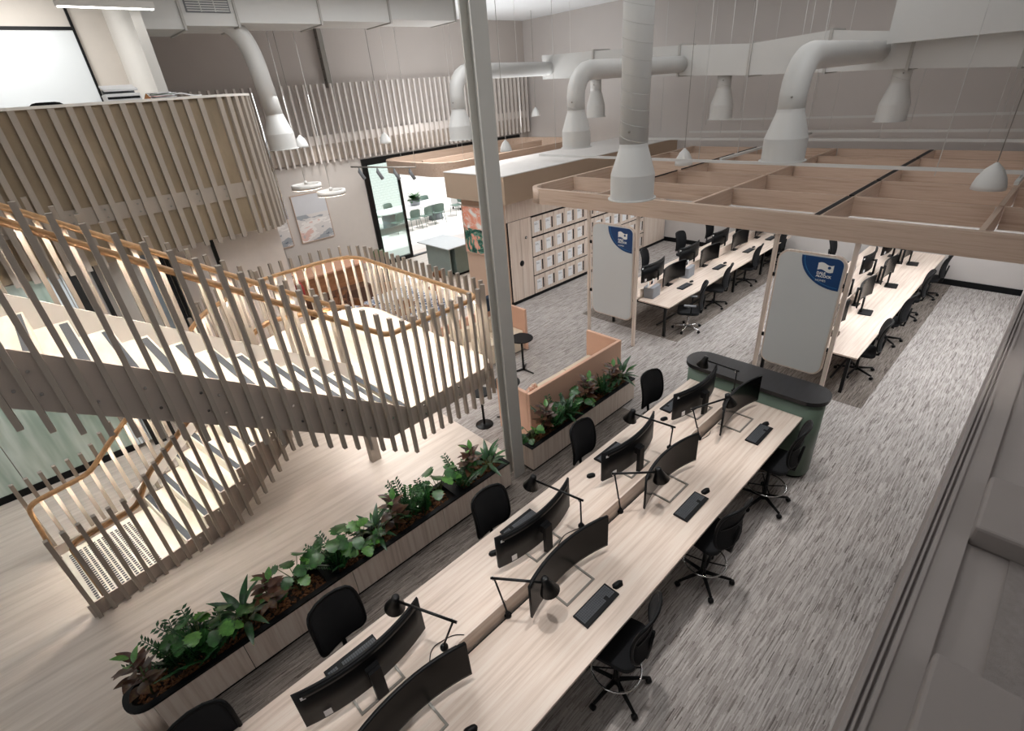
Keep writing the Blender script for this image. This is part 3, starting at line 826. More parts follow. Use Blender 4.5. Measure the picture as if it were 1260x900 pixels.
LB = [((1.03, 2.26, ZD + .17), (1.12, 2.2, 1.48), (.91, 2.68, 1.48), (-.1, .25, -1)),
      ((1.63, 2.19, ZD), (1.59, 2.26, 1.47), (1.85, 1.92, 1.47), (.15, -.25, -1)),
      ((2.70, 2.26, ZD + .17), (2.74, 2.3, 1.48), (2.64, 2.84, 1.48), (-.1, .25, -1)),
      ((3.25, 2.19, ZD), (3.24, 2.27, 1.49), (3.56, 1.96, 1.48), (.15, -.25, -1)),
      ((4.30, 2.26, ZD + .17), (4.33, 2.26, 1.47), (4.26, 2.76, 1.47), (-.1, .25, -1)),
      ((4.88, 2.19, ZD), (4.79, 2.27, 1.47), (5.27, 2.07, 1.47), (.15, -.25, -1)),
      ((5.90, 2.26, ZD + .17), (5.90, 2.26, 1.5), (5.93, 2.72, 1.5), (-.1, .25, -1))]
for w, (b, e, h, c) in zip(W, LB): desk_lamp('black jointed desk lamp, ' + w, b, e, h, c)
# cables by the lamps and monitors
def cable(pts, label):
    o = MB().tube(fillet(pts, .06, 5), .004, 6).build('power_cable', M_BLACK); tag(o, label, 'cable', 'cables on the standing bench')
cable([(2.35, 2.33, ZD + .004), (2.62, 2.42, ZD + .006), (2.8, 2.36, ZD + .004), (2.9, 2.28, ZD + .004)], 'thin black cable lying behind the second left-hand monitor')
cable([(.9, 2.33, ZD + .004), (1.0, 2.44, ZD + .006), (1.2, 2.4, ZD + .004), (1.3, 2.28, ZD + .004)], 'thin black cable lying by the nearest desk lamp')
cable([(4.9, 2.16, ZD + .004), (5.02, 2.13, ZD + .006), (5.12, 2.16, ZD + .004)], 'short black cable by the base of the lamp at the last right-hand place')
# ------------------------------------------------------------------ chairs
def rounded_panel(w, h, curve, th, z0, y0, tilt=0.0, nx=10, nz=12, pw=5.0):
    rows = []
    for i in range(nz + 1):
        v = math.sin(-PI / 2 + PI * i / nz); hw = w / 2 * max(.02, (1 - abs(v) ** pw)) ** (1 / pw)
        z = z0 + h / 2 + v * h / 2
        rows.append([((2 * j / nx - 1) * hw, y0 + curve * ((2 * j / nx - 1) * hw / (w / 2)) ** 2 + tilt * (z - z0) + .05 * math.cos(v * 1.4), z) for j in range(nx + 1)])
    return MB().grid(rows, (0, -th, 0))
def chair(kind):
    """faces +Y; origin on the floor"""
    r = thing('drafting_chair' if kind == 'draft' else 'office_chair', 'x', 'chair')
    sz = .70 if kind == 'draft' else .45
    basem = M_CHROME if kind == 'chrome' else M_BLACK
    for k in range(5):
        a = 2 * PI * k / 5 + .3; c, s = math.cos(a), math.sin(a)
        arm = MB().tube([(.02 * c, .02 * s, .10), (.16 * c, .16 * s, .085), (.3 * c, .3 * s, .07)], [.024, .02, .015], 6).build('base_arm', basem, r, 0, False)
        ca = MB()
        ca.lathe([(.012, -.028), (.027, -.022), (.03, 0), (.027, .022), (.012, .028)], 10, Matrix.Translation((.31 * c, .31 * s, .03)) @ Matrix.Rotation(a, 4, 'Z') @ Matrix.Rotation(PI / 2, 4, 'X'))
        ca.build('caster', M_BLACK, arm, 0, False)
    MB().lathe([(.035, .06), (.035, .14), (.024, .15), (.024, sz - .1), (.05, sz - .09), (.05, sz - .06)], 12).build('gas_lift', basem if kind == 'chrome' else M_BLACKM, r, 0, False)
    if kind == 'draft':
        ring = MB().tube([(.225 * math.cos(2 * PI * k / 28), .225 * math.sin(2 * PI * k / 28), .29) for k in range(28)], .0095, 8, True)
        fr = ring.build('foot_ring', M_CHROME, r, 0, False)
        sp = MB()
        for k in range(4):
            a = 2 * PI * k / 4 + .5
            sp.tube([(.02 * math.cos(a), .02 * math.sin(a), .27), (.225 * math.cos(a), .225 * math.sin(a), .29)], .008, 6)
        sp.build('spokes', M_BLACK, fr, 0, False)
    MB().box(-.12, .12, -.14, .1, sz - .07, sz - .03).build('mechanism', M_BLACK, r, .01, False)
    MB().prism(rrect(.48, .46, .1, 6, 0, .01), sz - .03, sz + .035).build('seat', M_FABRIC, r, .018, False)
    bw, bh = (.44, .53) if kind != 'chrome' else (.44, .58)
    rounded_panel(bw, bh, .055, .022, sz + .08, -.27, -.09).build('backrest', M_FABRIC if kind != 'mesh' else M_MESH, r, 0, False)
    # frame round the back
    edge = []
    for k in range(36):
        t = 2 * PI * k / 36; v = math.sin(t); hw = bw / 2 * max(.02, (1 - abs(v) ** 5)) ** .2
        x = hw if math.cos(t) > 0 else -hw
        if abs(math.cos(t)) < .25: x = hw * math.cos(t) / .25
        z = sz + .08 + bh / 2 + v * bh / 2
        edge.append((x, -.28 + .055 * (x / (bw / 2)) ** 2 - .09 * (z - sz - .08) + .05 * math.cos(v * 1.4), z))
    MB().tube(edge, .016, 6, True).build('back_frame', M_BLACK, r, 0, False)
    MB().tube([(0, -.1, sz - .05), (0, -.26, sz - .03), (0, -.275, sz + .1), (0, -.30, sz + .34)], [.025, .022, .02, .014], 8).build('back_spine', M_BLACK, r, 0, False)
    if kind == 'mesh2' or kind == 'draft':
        z = sz + .36
        MB().grid([[(x, -.28 + .055 * (x / (bw / 2)) ** 2 - .09 * .28 + .048 + dz * .0, z + dz) for x in [(-.2 + .04 * j) for j in range(11)]] for dz in (0, .018)], (0, -.026, 0)).build('lumbar_bar', M_BLACK, r, 0, False)
    if kind == 'chrome':
        for sx in (-1, 1):
            MB().tube([(sx * .2, -.05, sz - .02), (sx * .27, -.05, sz + .0), (sx * .28, -.05, sz + .2)], .014, 6).build('arm_post', M_BLACK, r, 0, False)
            MB().box(sx * .28 - .035, sx * .28 + .035, -.14, .1, sz + .2, sz + .23).build('armrest', M_GREY, r, .008, False)
    return r
ch_d = chair('draft'); ch_o = chair('plain'); ch_c = chair('chrome')
for i, (x, y, rz, w) in enumerate(((2.26, 1.50, .25, 'nearest the camera'), (3.87, 1.50, -.15, 'second from the camera'), (5.46, 1.50, .1, 'beside the green unit'))):
    put(ch_d, (x, y, .003), rz, 'black drafting chair with chrome foot ring on the aisle side, ' + w, 'drafting chairs on the aisle side')
for i, (x, y, w) in enumerate(((-.55, 2.8, 'cut by the bottom edge'), (.58, 2.97, 'nearest whole one'), (2.3, 2.94, 'by the far end of the long planter'), (3.88, 2.97, 'by the near end of the short planter'), (5.42, 3.0, 'by the far end of the short planter'))):
    put(ch_d, (x, y, .003), PI + (.0, .08, -.04, .05, -.1)[i], 'black mesh-backed chair between bench and planters, ' + w, 'drafting chairs on the planter side')
# ================================================================== FAR BENCHES
def far_bench(label, x0, x1, y0, y1, z=.73):
    r = thing('bench_desk', label, 'desk', ((x0 + x1) / 2, (y0 + y1) / 2, 0))
    ym = (y0 + y1) / 2
    for (a, b) in ((y0, ym - .03), (ym + .03, y1)):
        MB().box(x0, x1, a, b, z - .028, z).build('desktop', oak('x'), r, .003)
    k = x0 + .08; n = 0
    while k < x1 - .3:
        MB().box(k + .05, min(k + 1.57, x1 - .02), ym - .012, ym + .012, z - .05, z + .2).build('screen_panel', oak('x'), r)
        for y in (y0 + .12, y1 - .12): MB().box(k - .025, k + .025, y - .025, y + .025, .003, z - .028).build('leg', M_BLACKM, r)
        MB().box(k - .02, k + .02, y0 + .14, y1 - .14, z - .08, z - .028).build('cross_bar', M_BLACKM, r)
        k += 1.62
    for y in (y0 + .12, y1 - .12): MB().box(x1 - .1, x1 - .05, y - .025, y + .025, .003, z - .028).build('leg', M_BLACKM, r)
    MB().box(x0 + .1, x1 - .1, y0 + .3, y0 + .33, .2, .23).build('rail', M_BLACKM, r)
    return r
far_bench('long oak bench desk in the middle, behind the left whiteboard', 8.85, 15.3, 4.97, 6.53)
far_bench('long oak bench desk on the right, beside the wide aisle', 8.74, 15.3, 1.50, 3.06)
zf = .73
for i, x in enumerate((10.02, 11.66, 13.3, 14.7)):
    put(mon1, (x, 5.62, zf + .001), 0, 'curved monitor facing the aisle on the middle bench, %s from the near end' % NTH[i], 'monitors on the middle bench')
    if i < 4: put(mon1, (x - .05, 6.02, zf + .001), PI, 'curved monitor seen from behind on the middle bench, %s from the near end' % NTH[i], 'monitors on the middle bench')
    put(kb0, (x + .1, 5.33, zf + .001), 0, 'black keyboard on the middle bench, %s from the near end' % NTH[i], 'keyboards on the middle bench')
    put(ms0, (x + .45, 5.36, zf + .001), 2.9, 'black mouse on the middle bench, %s from the near end' % NTH[i], 'mice on the middle bench')
for i, x in enumerate((9.35, 10.95, 12.5, 14.1)):
    put(mon1, (x + .1, 2.12, zf + .001), 0, 'curved monitor facing the wide aisle on the right bench, %s from the near end' % NTH[i], 'monitors on the right bench')
    put(mon1, (x + .55, 2.5, zf + .001), PI, 'curved monitor seen from behind on the right bench, %s from the near end' % NTH[i], 'monitors on the right bench')
def laptop_dock():
    r = thing('laptop_stand', 'x', 'stand')
    MB().prism(rrect(.3, .22, .03, 3), 0, .012).build('base_plate', M_BLACK, r, 0, False)
    MB().box(-.04, .04, .06, .09, .012, .3).build('upright', M_BLACKM, r, 0, False)
    return r
ld0 = laptop_dock()
for i, x in enumerate((10.75, 12.5, 14.25)):
    put(ld0, (x, 1.93, zf + .001), .1, 'black stand with a flat base plate on the right bench, %s from the near end' % NTH[i], 'stands on the right bench')
ph = thing('phone_holder', 'small dark brown wooden tray at the near end of the right bench', 'tray', (9.42, 2.05, zf))
MB().prism(rrect(.2, .13, .03, 3), 0.001, .05).build('tray', plain('walnut', '#4a3524', .5), ph, 0, False)
MB().box(-.07, .07, -.04, .04, .05, .06).build('rim', M_BLACK, ph, 0, False)
def caddy():
    r = thing('desk_caddy', 'x', 'organiser')
    MB().prism(rrect(.36, .24, .03, 3), 0, .24).build('box', M_FELT, r, 0, False)
    MB().box(-.2, .2, -.015, .015, .24, .265).build('handle', oak('x'), r, 0, False)
    for k, (x, h, c) in enumerate(((-.1, .34, M_PAPER), (-.04, .33, M_ORANGE), (.06, .31, M_BLACK), (.11, .35, M_PAPER))):
        MB().box(x - .02, x + .02, .03, .05, .2, h).build('folder', c, r, 0, False)
    return r
cd0 = caddy()
put(cd0, (9.22, 5.62, zf + .001), .1, 'grey felt desk organiser at the near end of the middle bench', 'felt organisers')
put(cd0, (10.78, 5.66, zf + .001), .1, 'grey felt desk organiser between the first two monitors of the middle bench', 'felt organisers')
pt = thing('sticky_pad', 'small yellow-green note pad on the right bench', 'note pad', (10.3, 2.45, zf))
MB().box(-.05, .05, -.05, .05, .001, .1).build('pad', plain('note_green', '#c6d27a', .8), pt, 0, False)
put(ch_c, (9.55, 4.88, .003), .45, 'black office chair with polished base and armrests by the middle bench', 'chairs on the aisle side of the middle bench')
for i, (x, y, a) in enumerate(((11.1, 5.06, .2), (12.95, 5.16, .1), (14.75, 5.2, .0))):
    put(ch_o, (x, y, .003), a, 'black office chair on the aisle side of the middle bench, %s after the polished one' % NTH[i], 'chairs on the aisle side of the middle bench')
for i, (x, y, a) in enumerate(((9.6, 6.95, PI), (11.2, 6.85, PI + .2), (13.1, 6.95, PI - .1), (14.7, 6.9, PI))):
    put(ch_o, (x, y, .003), a, 'black office chair on the locker side of the middle bench, %s from the near end' % NTH[i], 'chairs on the locker side of the middle bench')
for i, (x, y, a) in enumerate(((9.68, 1.64, .2), (11.3, 1.62, -.1), (12.8, 1.64, .15), (14.3, 1.58, .0))):
    put(ch_o, (x, y, .003), a, 'black office chair along the wide right aisle, %s from the near end' % NTH[i], 'chairs along the wide aisle')
for i, (x, y, a) in enumerate(((12.2, 3.4, PI), (14.3, 3.4, PI))):
    put(ch_o, (x, y, .003), a, 'black office chair on the inner side of the right bench, %s from the near end' % NTH[i], 'chairs inside the right bench')
# ================================================================== WHITEBOARDS ON POLES
def flag_sign(r, y0, y1, zt):
    """quarter-round blue sign in the upper right corner of the board face x = 8.125 (faces -X)"""
    xf = 8.108; rad = .46
    yr = y0 + .02; zr = zt - .02
    cen = (yr + .0, zr + .0)
    poly = [(yr + .10, zr)] + [(yr + .10 * (1 - math.sin(a)), zr - .10 * (1 - math.cos(a))) for a in [k * PI / 16 for k in range(1, 9)]] + [(yr, zr - rad * 1.02)]
    poly += [(yr + .02 + rad * 1.2 * math.sin(a), zr - rad * 1.02 * math.cos(a)) for a in [k * PI / 2 / 14 for k in range(1, 15)]]
    def face(pl, x, th): return MB().add([(x, y, z) for y, z in pl] + [(x - th, y, z) for y, z in pl],
        [tuple(range(len(pl))), tuple(range(2 * len(pl) - 1, len(pl) - 1, -1))] + [((i + 1) % len(pl), i, len(pl) + i, len(pl) + (i + 1) % len(pl)) for i in range(len(pl))])
    s = face(poly, xf, .003).build('sign', M_BLUE, r)
    ring = []
    arcp = [(yr + .02 + rad * 1.12 * math.sin(a), zr - rad * .94 * math.cos(a)) for a in [k * PI / 2 / 14 for k in range(0, 15)]]
    arc2 = [(yr + .02 + rad * 1.1 * math.sin(a), zr - rad * .925 * math.cos(a)) for a in [k * PI / 2 / 14 for k in range(14, -1, -1)]]
    face(arcp + arc2, xf - .0031, .001).build('sign_line', M_BLUE2, s)
    # waving flag emblem
    fy1 = yr + .33; fy0 = yr + .12; fz = zr - .085; fh = .105
    top = [(fy1 + (fy0 - fy1) * t, fz + .016 * math.sin(2 * PI * t) - .012 * t) for t in [k / 12 for k in range(13)]]
    bot = [(y, z - fh) for y, z in reversed(top)]
    fl = face(top + bot, xf - .0031, .002).build('flag_emblem', M_SIGNW, s)
    return s, xf, yr, zr
def text_mesh(txt, size, mat, parent, y, z, xf, weight=0.0):
    cu = bpy.data.curves.new('t', 'FONT'); cu.body = txt; cu.size = size; cu.extrude = .0008; cu.offset = weight
    tmp = bpy.data.objects.new('t', cu); COL.objects.link(tmp)
    bpy.context.view_layer.update()
    dg = bpy.context.evaluated_depsgraph_get()
    me = bpy.data.meshes.new_from_object(tmp.evaluated_get(dg))
    bpy.data.objects.remove(tmp); bpy.data.curves.remove(cu)
    # text x -> -Y, text y -> Z, faces -X
    Mx = Matrix(((0, 0, -1, xf), (-1, 0, 0, y), (0, 1, 0, z), (0, 0, 0, 1)))
    off = total_loc(parent)
    me.transform(Matrix.Translation(-off) @ Mx)
    me.materials.clear(); me.materials.append(mat)
    o = bpy.data.objects.new('lettering', me); COL.objects.link(o); o.parent = parent
    return o
def pole_board(label, yl, yr, bl, br):
    """yl / yr pole centres (left = larger Y), bl / br board edges"""
    X = 8.15
    r = thing('standing_whiteboard', label, 'whiteboard', (X, (yl + yr) / 2, 0), 'sign-bearing whiteboards on oak poles')
    for y in (yl, yr): MB().box(X - .03, X + .03, y - .03, y + .03, .003, 2.75).build('pole', oak('z'), r, .004)
    w = bl - br; zc = 1.53; hh = 1.95
    def plate(ww, h2, rad, x0, x1, mat, nm):
        pl = rrect(ww, h2, rad, 8, (bl + br) / 2, zc); n = len(pl)
        return MB().add([(x0, y, z) for y, z in pl] + [(x1, y, z) for y, z in pl], [tuple(range(n)), tuple(range(2 * n - 1, n - 1, -1))] + [((i + 1) % n, i, n + i, n + (i + 1) % n) for i in range(n)]).build(nm, mat, r)
    plate(w, hh, .16, 8.12, 8.17, oak('z'), 'frame')
    plate(w - .05, hh - .05, .14, 8.11, 8.122, M_BOARD, 'board_face')
    for y, s in ((bl, 1), (br, -1)):
        yp = yl if s > 0 else yr
        for z in (1.0, 2.05): MB().box(8.135, 8.165, min(y, yp), max(y, yp), z, z + .06).build('pivot', M_BLACK, r)
    s, xf, sy, sz_ = flag_sign(r, br + .02, bl, zc + hh / 2 - .02)
    text_mesh('DALE', .05, M_SIGNW, s, sy + .33, sz_ - .25, xf - .004, .002)
    text_mesh('ALCOCK', .05, M_SIGNW, s, sy + .33, sz_ - .295, xf - .004, .002)
    text_mesh('HOMES', .043, M_SIGNW, s, sy + .33, sz_ - .36, xf - .004)
    m = MB(); m.lathe([(.014, 0), (.022, 0), (.022, .001), (.014, .001)], 14, Matrix.Translation((xf - .0052, sy + .175, sz_ - .14)) @ Matrix.Rotation(-PI / 2, 4, 'Y')); m.build('emblem_dot', M_BLUE, s)
    return r
pole_board('left whiteboard with a blue corner sign between two oak poles, before the lockers', 6.515, 5.345, 6.41, 5.39)
pole_board('right whiteboard with a blue corner sign between two oak poles, behind the green unit', 2.845, 1.765, 2.77, 1.82)
# ================================================================== STEEL COLUMN
c = thing('steel_column', 'pale grey painted steel column standing between the two planters', 'column', (3.7, 4.33, 0))
MB().box(3.60, 3.80, 4.245, 4.265, 0.004, 7.1).build('flange', M_COLUMN, c)
MB().box(3.60, 3.80, 4.395, 4.415, 0.004, 7.1).build('flange', M_COLUMN, c)
MB().box(3.69, 3.71, 4.265, 4.395, 0.004, 7.1).build('web', M_COLUMN, c)
# ================================================================== PLANTERS
def planter(label, x0, x1, y0, y1, h, cuts, seams, round_left):
    r = thing('planter_box', label, 'planter', ((x0 + x1) / 2, (y0 + y1) / 2, 0))
    def outline(d, rr):
        a = [(x1 - d, y0 + d), (x1 - d, y1 - d)]
        if round_left:
            rad = rr
            a += [(x0 + d + rad - rad * math.sin(t), y1 - d - rad + rad * math.cos(t)) for t in [k * PI / 16 for k in range(9)]]
            a += [(x0 + d + rad - rad * math.cos(t), y0 + d + rad - rad * math.sin(t)) for t in [k * PI / 16 for k in range(9)]]
        else: a += [(x0 + d, y1 - d), (x0 + d, y0 + d)]
        return a
    MB().prism(outline(.02, .17), .005, .05).build('plinth', M_BLACK, r)
    # long front made of veneered panels, joints recessed
    xs = [x0 + (.19 if round_left else 0)] + seams + [x1]
    for a, b in zip(xs[:-1], xs[1:]):
        MB().box(a + .003, b - .003, y0, y0 + .02, .05, h - .02).build('front_panel', oak('z'), r)
    MB().box(xs[0], x1, y1 - .02, y1, .05, h - .02).build('back_panel', oak('z'), r)
    MB().box(x1 - .02, x1, y0 + .02, y1 - .02, .05, h - .02).build('end_panel', oak('z'), r)
    if round_left:
        p = [q for q in outline(0, .19)[2:]]; i = [q for q in reversed(outline(.02, .17)[2:])]
        MB().prism(p + i, .05, h - .02, None, True).build('round_end', oak('z'), r)
    else: MB().box(x0, x0 + .02, y0 + .02, y1 - .02, .05, h - .02).build('end_panel', oak('z'), r)
    o = outline(-.004, .194); i = outline(.055, .135)
    n = len(o); V = [(x, y, h - .025) for x, y in o] + [(x, y, h) for x, y in o] + [(x, y, h) for x, y in i] + [(x, y, h - .12) for x, y in i]
    F = []
    for k in range(n):
        l = (k + 1) % n
        for a in range(3): F.append((a * n + k, a * n + l, (a + 1) * n + l, (a + 1) * n + k))
    MB().add(V, F).build('rim', M_BLACK, r)
    for cx in cuts: MB().box(cx - .07, cx + .07, y0 + .05, y1 - .05, h - .03, h - .001).build('bridge', M_BLACK, r)
    MB().prism(outline(.05, .14), .06, h - .07).build('soil', plain('soil', '#1d130c', .95, var=.3, scale=30), r)
    m = MB(); rnd = random.Random(5)
    for k in range(int((x1 - x0) * 260)):
        x = rnd.uniform(x0 + .1, x1 - .1); y = rnd.uniform(y0 + .08, y1 - .08)
        if any(abs(x - cx) < .1 for cx in cuts): continue
        s = rnd.uniform(.012, .03); z = h - .07 + rnd.uniform(-.004, .018)
        M = Matrix.Translation((x, y, z)) @ Matrix.Rotation(rnd.uniform(0, PI), 4, 'Z') @ Matrix.Rotation(rnd.uniform(-.5, .5), 4, 'X')
        m.box(-s, s, -s * .5, s * .5, -.004, .006, M)
    m.build('bark_mulch', M_BARK, r)['kind'] = 'stuff'
    return r
PH = .45
planter('long oak veneer planter with a rounded near end, full of green plants beside the stairs', -1.08, 3.46, 4.17, 4.58, PH, (.86, 2.62), [-.12, 1.05, 2.3], True)
planter('short oak veneer planter with plants against the apricot seat back', 3.88, 6.42, 4.14, 4.44, PH, (), [5.15], False)
# ------------------------------------------------------------------ plants
def leaf_mesh(name, L, W, mat, fold=.18, droop=.35, lobed=False):
    rows = []; n = 8
    for i in range(n + 1):
        t = i / n
        w = W / 2 * (math.sin(PI * min(1, t * 1.02)) ** .75) * (1.15 - .45 * t) + .0015
        if lobed: w = W / 2 * math.sqrt(max(0, 1 - (2 * t - .92) ** 2)) * (1 if i % 2 else .72) + .002
        z = -droop * L * t * t
        rows.append([(w * s, L * t * (1 - .12 * droop), z + fold * w * abs(s)) for s in (-1, -.5, 0, .5, 1)])
    return MB().grid(rows).mesh(name, mat)
def leafmat(name, stops): return streak(name, stops, (14, 14, 14), .38, 3.0, .12, 0, .15)
G1 = leafmat('leaf_green', [(0.3, '#173a18'), (0.55, '#2b5f26'), (0.75, '#427d34')])
G2 = leafmat('leaf_deep', [(0.3, '#12301a'), (0.55, '#1f4d26'), (0.75, '#2f6a35')])
G3 = leafmat('leaf_burgundy', [(0.3, '#2b1512'), (0.5, '#4a2a1e'), (0.66, '#5d4a26'), (0.8, '#3e5a2a')])
G4 = leafmat('leaf_lime', [(0.3, '#2f5c20'), (0.55, '#4c822f'), (0.75, '#6a9c45')])
STEM = plain('plant_stem', '#4a5a2c', .6)
L_RUB = [leaf_mesh('rubber_leaf', .19, .095, G3, .12, .25), leaf_mesh('rubber_leaf', .16, .085, G3, .1, .4), leaf_mesh('rubber_leaf', .13, .065, G4, .12, .2)]
L_MON = [leaf_mesh('monstera_leaf', .19, .19, G1, .12, .45, True), leaf_mesh('monstera_leaf', .15, .15, G1, .1, .35, True), leaf_mesh('monstera_leaf', .15, .15, G4, .1, .3, True)]
L_LIL = [leaf_mesh('lily_leaf', .26, .07, G2, .2, .55), leaf_mesh('lily_leaf', .21, .065, G2, .2, .7), leaf_mesh('lily_leaf', .22, .06, G1, .2, .4)]
def frond_mesh(name, L, mat, seed):
    rnd = random.Random(seed); m = MB()
    m.tube([(0, L * t * .35, L * t * .93 - .12 * L * t * t) for t in (0, .3, .6, 1)], [.007, .006, .005, .003], 5)
    for i in range(11):
        t = .22 + .78 * i / 10; c = Vector((0, L * t * .35, L * t * .93 - .12 * L * t * t))
        for s in (-1, 1):
            l = .085 * (1.1 - .45 * t); d = Vector((s * .9, .25, .28 + rnd.uniform(-.15, .15))).normalized(); u = Vector((0, -.8, .6)); w = l * .2
            a = d.cross(u).normalized() * w
            m.add([c, c + d * l * .5 + a, c + d * l, c + d * l * .5 - a], [(0, 1, 2, 3)])
    return m.mesh(name, mat)
FR = [frond_mesh('zz_frond', .5, G2, 1), frond_mesh('zz_frond', .42, G2, 2), frond_mesh('zz_frond', .36, G1, 3)]
def plant(kind, x, y, z, label, sc=1.0, seed=0, n=None):
    rnd = random.Random(seed * 13 + 1); sc *= 1.15
    nm = {'rubber': 'rubber_plant', 'monstera': 'monstera_plant', 'lily': 'lily_plant', 'zz': 'frond_plant'}[kind]
    r = thing(nm, label, 'plant', (x, y, z), 'plants in the oak planters')
    if kind == 'rubber':
        sm = MB(); N = n or 20
        for q in range(3):
            a0 = rnd.uniform(0, 6.3); top = Vector((.07 * math.cos(a0), .05 * math.sin(a0), .48 * sc * (1 - .2 * q)))
            sm.tube([(0, 0, 0), top * .5 + Vector((0, 0, .02)), top], .007, 6)
        sm.build('stem', STEM, r, 0, False)
        for i in range(N):
            t = .25 + .75 * i / N; a = i * 2.4 + rnd.uniform(-.3, .3)
            instance(L_RUB[0 if i < N * .5 else (1 if i < N - 3 else 2)], 'leaf', r, (.03 * math.cos(a), .03 * math.sin(a), .48 * sc * t), (rnd.uniform(.15, .55) + .5 * t, rnd.uniform(-.3, .3), a), (sc,) * 3)
    elif kind == 'monstera':
        sm = MB(); N = n or 11; tips = []
        for i in range(N):
            a = i * 2.4 + rnd.uniform(-.3, .3); rr = rnd.uniform(.05, .19) * sc; hh = rnd.uniform(.14, .42) * sc
            tip = Vector((rr * math.cos(a), rr * math.sin(a) * .7, hh)); tips.append((tip, a))
            sm.tube([(0, 0, 0), (tip.x * .35, tip.y * .35, hh * .6), tip], [.006, .005, .004], 5)
        sm.build('stem', STEM, r, 0, False)
        for i, (tip, a) in enumerate(tips):
            instance(L_MON[i % 3], 'leaf', r, tip, (rnd.uniform(-.25, .25), rnd.uniform(-.35, .35), a - PI / 2), (sc,) * 3)
    elif kind == 'lily':
        N = n or 18
        sm = MB()
        for i in range(N):
            a = i * 2.4; rr = .04 + .06 * (i % 3) / 2; hh = (.05 + .16 * (1 - i / N)) * sc
            tip = Vector((rr * math.cos(a), rr * math.sin(a) * .8, hh)); sm.tube([(0, 0, 0), tip], .004, 5)
            instance(L_LIL[i % 3], 'leaf', r, tip, (.35 + .9 * (1 - i / N), rnd.uniform(-.2, .2), a - PI / 2), (sc,) * 3)
        sm.build('stem', STEM, r, 0, False)
    else:
        for i in range(n or 12):
            a = i * 2.4 + rnd.uniform(-.3, .3)
            instance(FR[i % 3], 'frond', r, (.03 * math.cos(a), .03 * math.sin(a), 0), (rnd.uniform(-.45, .25), 0, a), (sc,) * 3)
    return r
SP = {'rubber': 'burgundy-leaved rubber plant', 'monstera': 'green split-leaf plant on thin stems', 'lily': 'plant with arching dark green leaves', 'zz': 'upright plant with feathered dark fronds'}
row1 = [('rubber', -.87, .95), ('zz', -.6, 1.0), ('zz', -.42, 1.1), ('monstera', -.4, .9), ('monstera', -.22, .85), ('lily', .0, 1.0), ('rubber', .28, .9), ('monstera', .55, .8), ('zz', .98, .9), ('monstera', 1.02, 1.0), ('monstera', 1.28, .85), ('lily', 1.5, .85), ('rubber', 1.74, .95), ('zz', 1.93, 1.1), ('zz', 2.13, .85), ('monstera', 2.42, .95), ('zz', 2.75, .95), ('rubber', 2.97, .9), ('lily', 3.22, .85)]
for i, (k, x, s) in enumerate(row1):
    plant(k, x, 4.37 + (.03 if i % 2 else -.03), PH - .065, SP[k] + ' in the long planter, ' + ('at its rounded near end' if i == 0 else 'at its far end' if i == len(row1) - 1 else NTH[i] + ' from the near end'), s, i)
row2 = [('monstera', 4.03, .65), ('rubber', 4.32, .95), ('zz', 4.5, 1.0), ('lily', 4.78, .9), ('zz', 4.85, .8), ('monstera', 5.2, .75), ('rubber', 5.3, 1.0), ('zz', 5.72, .85), ('rubber', 5.95, .9), ('lily', 6.22, .95)]
for i, (k, x, s) in enumerate(row2):
    plant(k, x, 4.29, PH - .065, SP[k] + ' in the short planter, ' + ('beside the column' if i == 0 else 'at its far end' if i == len(row2) - 1 else NTH[i] + ' from the column'), s, 40 + i)
# ================================================================== BOOTHS
def booth(label, x0, x1, yb, yf, s, h=.95):
    """back screen at y = yb, opens towards yf; end screens at x0 and x1"""
    r = thing('booth_seat', label, 'seating', ((x0 + x1) / 2, (yb + yf) / 2, 0))
    a, b = (yb, yb + .06 * s); lo, hi = min(a, b), max(a, b)
    MB().box(x0, x1, lo, hi, .02, h).build('back_screen', M_ORANGE, r, .012)
    l2, h2 = min(yb + .06 * s, yf), max(yb + .06 * s, yf)
    MB().box(x0, x0 + .06, l2, h2, .02, h).build('end_screen', M_ORANGE, r, .012)
    MB().box(x1 - .06, x1, l2, h2, .02, h).build('end_screen', M_ORANGE, r, .012)
    ls, hs = min(yb + .07 * s, yf - .06 * s), max(yb + .07 * s, yf - .06 * s)
    MB().box(x0 + .07, x1 - .07, ls, hs, .04, .40).build('base', M_SEAT, r, .01)
    n = 3; w = (x1 - x0 - .14) / n
    for k in range(n): MB().box(x0 + .07 + w * k + .004, x0 + .07 + w * (k + 1) - .004, ls, hs, .40, .47).build('seat_cushion', M_SEAT, r, .015)
    lb, hb = min(yb + .07 * s, yb + .2 * s), max(yb + .07 * s, yb + .2 * s)
    MB().box(x0 + .08, x1 - .08, lb, hb, .47, .78).build('back_cushion', M_SEAT, r, .02)
    return r
booth('apricot fabric booth seat with high screens behind the short planter', 4.33, 6.66, 4.6, 5.35, 1)
booth('apricot and cream booth seat facing the first across the round tables', 4.5, 6.66, 7.72, 6.98, -1)
cu = thing('scatter_cushion', 'patterned pale cushion in the near corner of the apricot booth', 'cushion', (4.62, 4.85, .66))
o = MB().box(-.2, .2, -.05, .05, -.17, .17).build('cover', streak('cushion_print', [(0.35, '#d9cbb5'), (0.5, '#b9755a'), (0.6, '#e3d8c6'), (0.75, '#6d8460')], (16, 16, 16), .9), cu, .04, False); o.rotation_euler = (-.25, 0, .3)
bg_ = thing('dark_cushion', 'dark blue cushion on top of the far booth behind the column', 'cushion', (6.2, 7.55, .98))
MB().box(-.25, .25, -.06, .06, -.02, .3).build('cover', plain('navy_fabric', '#2a3646', .9), bg_, .03, False)
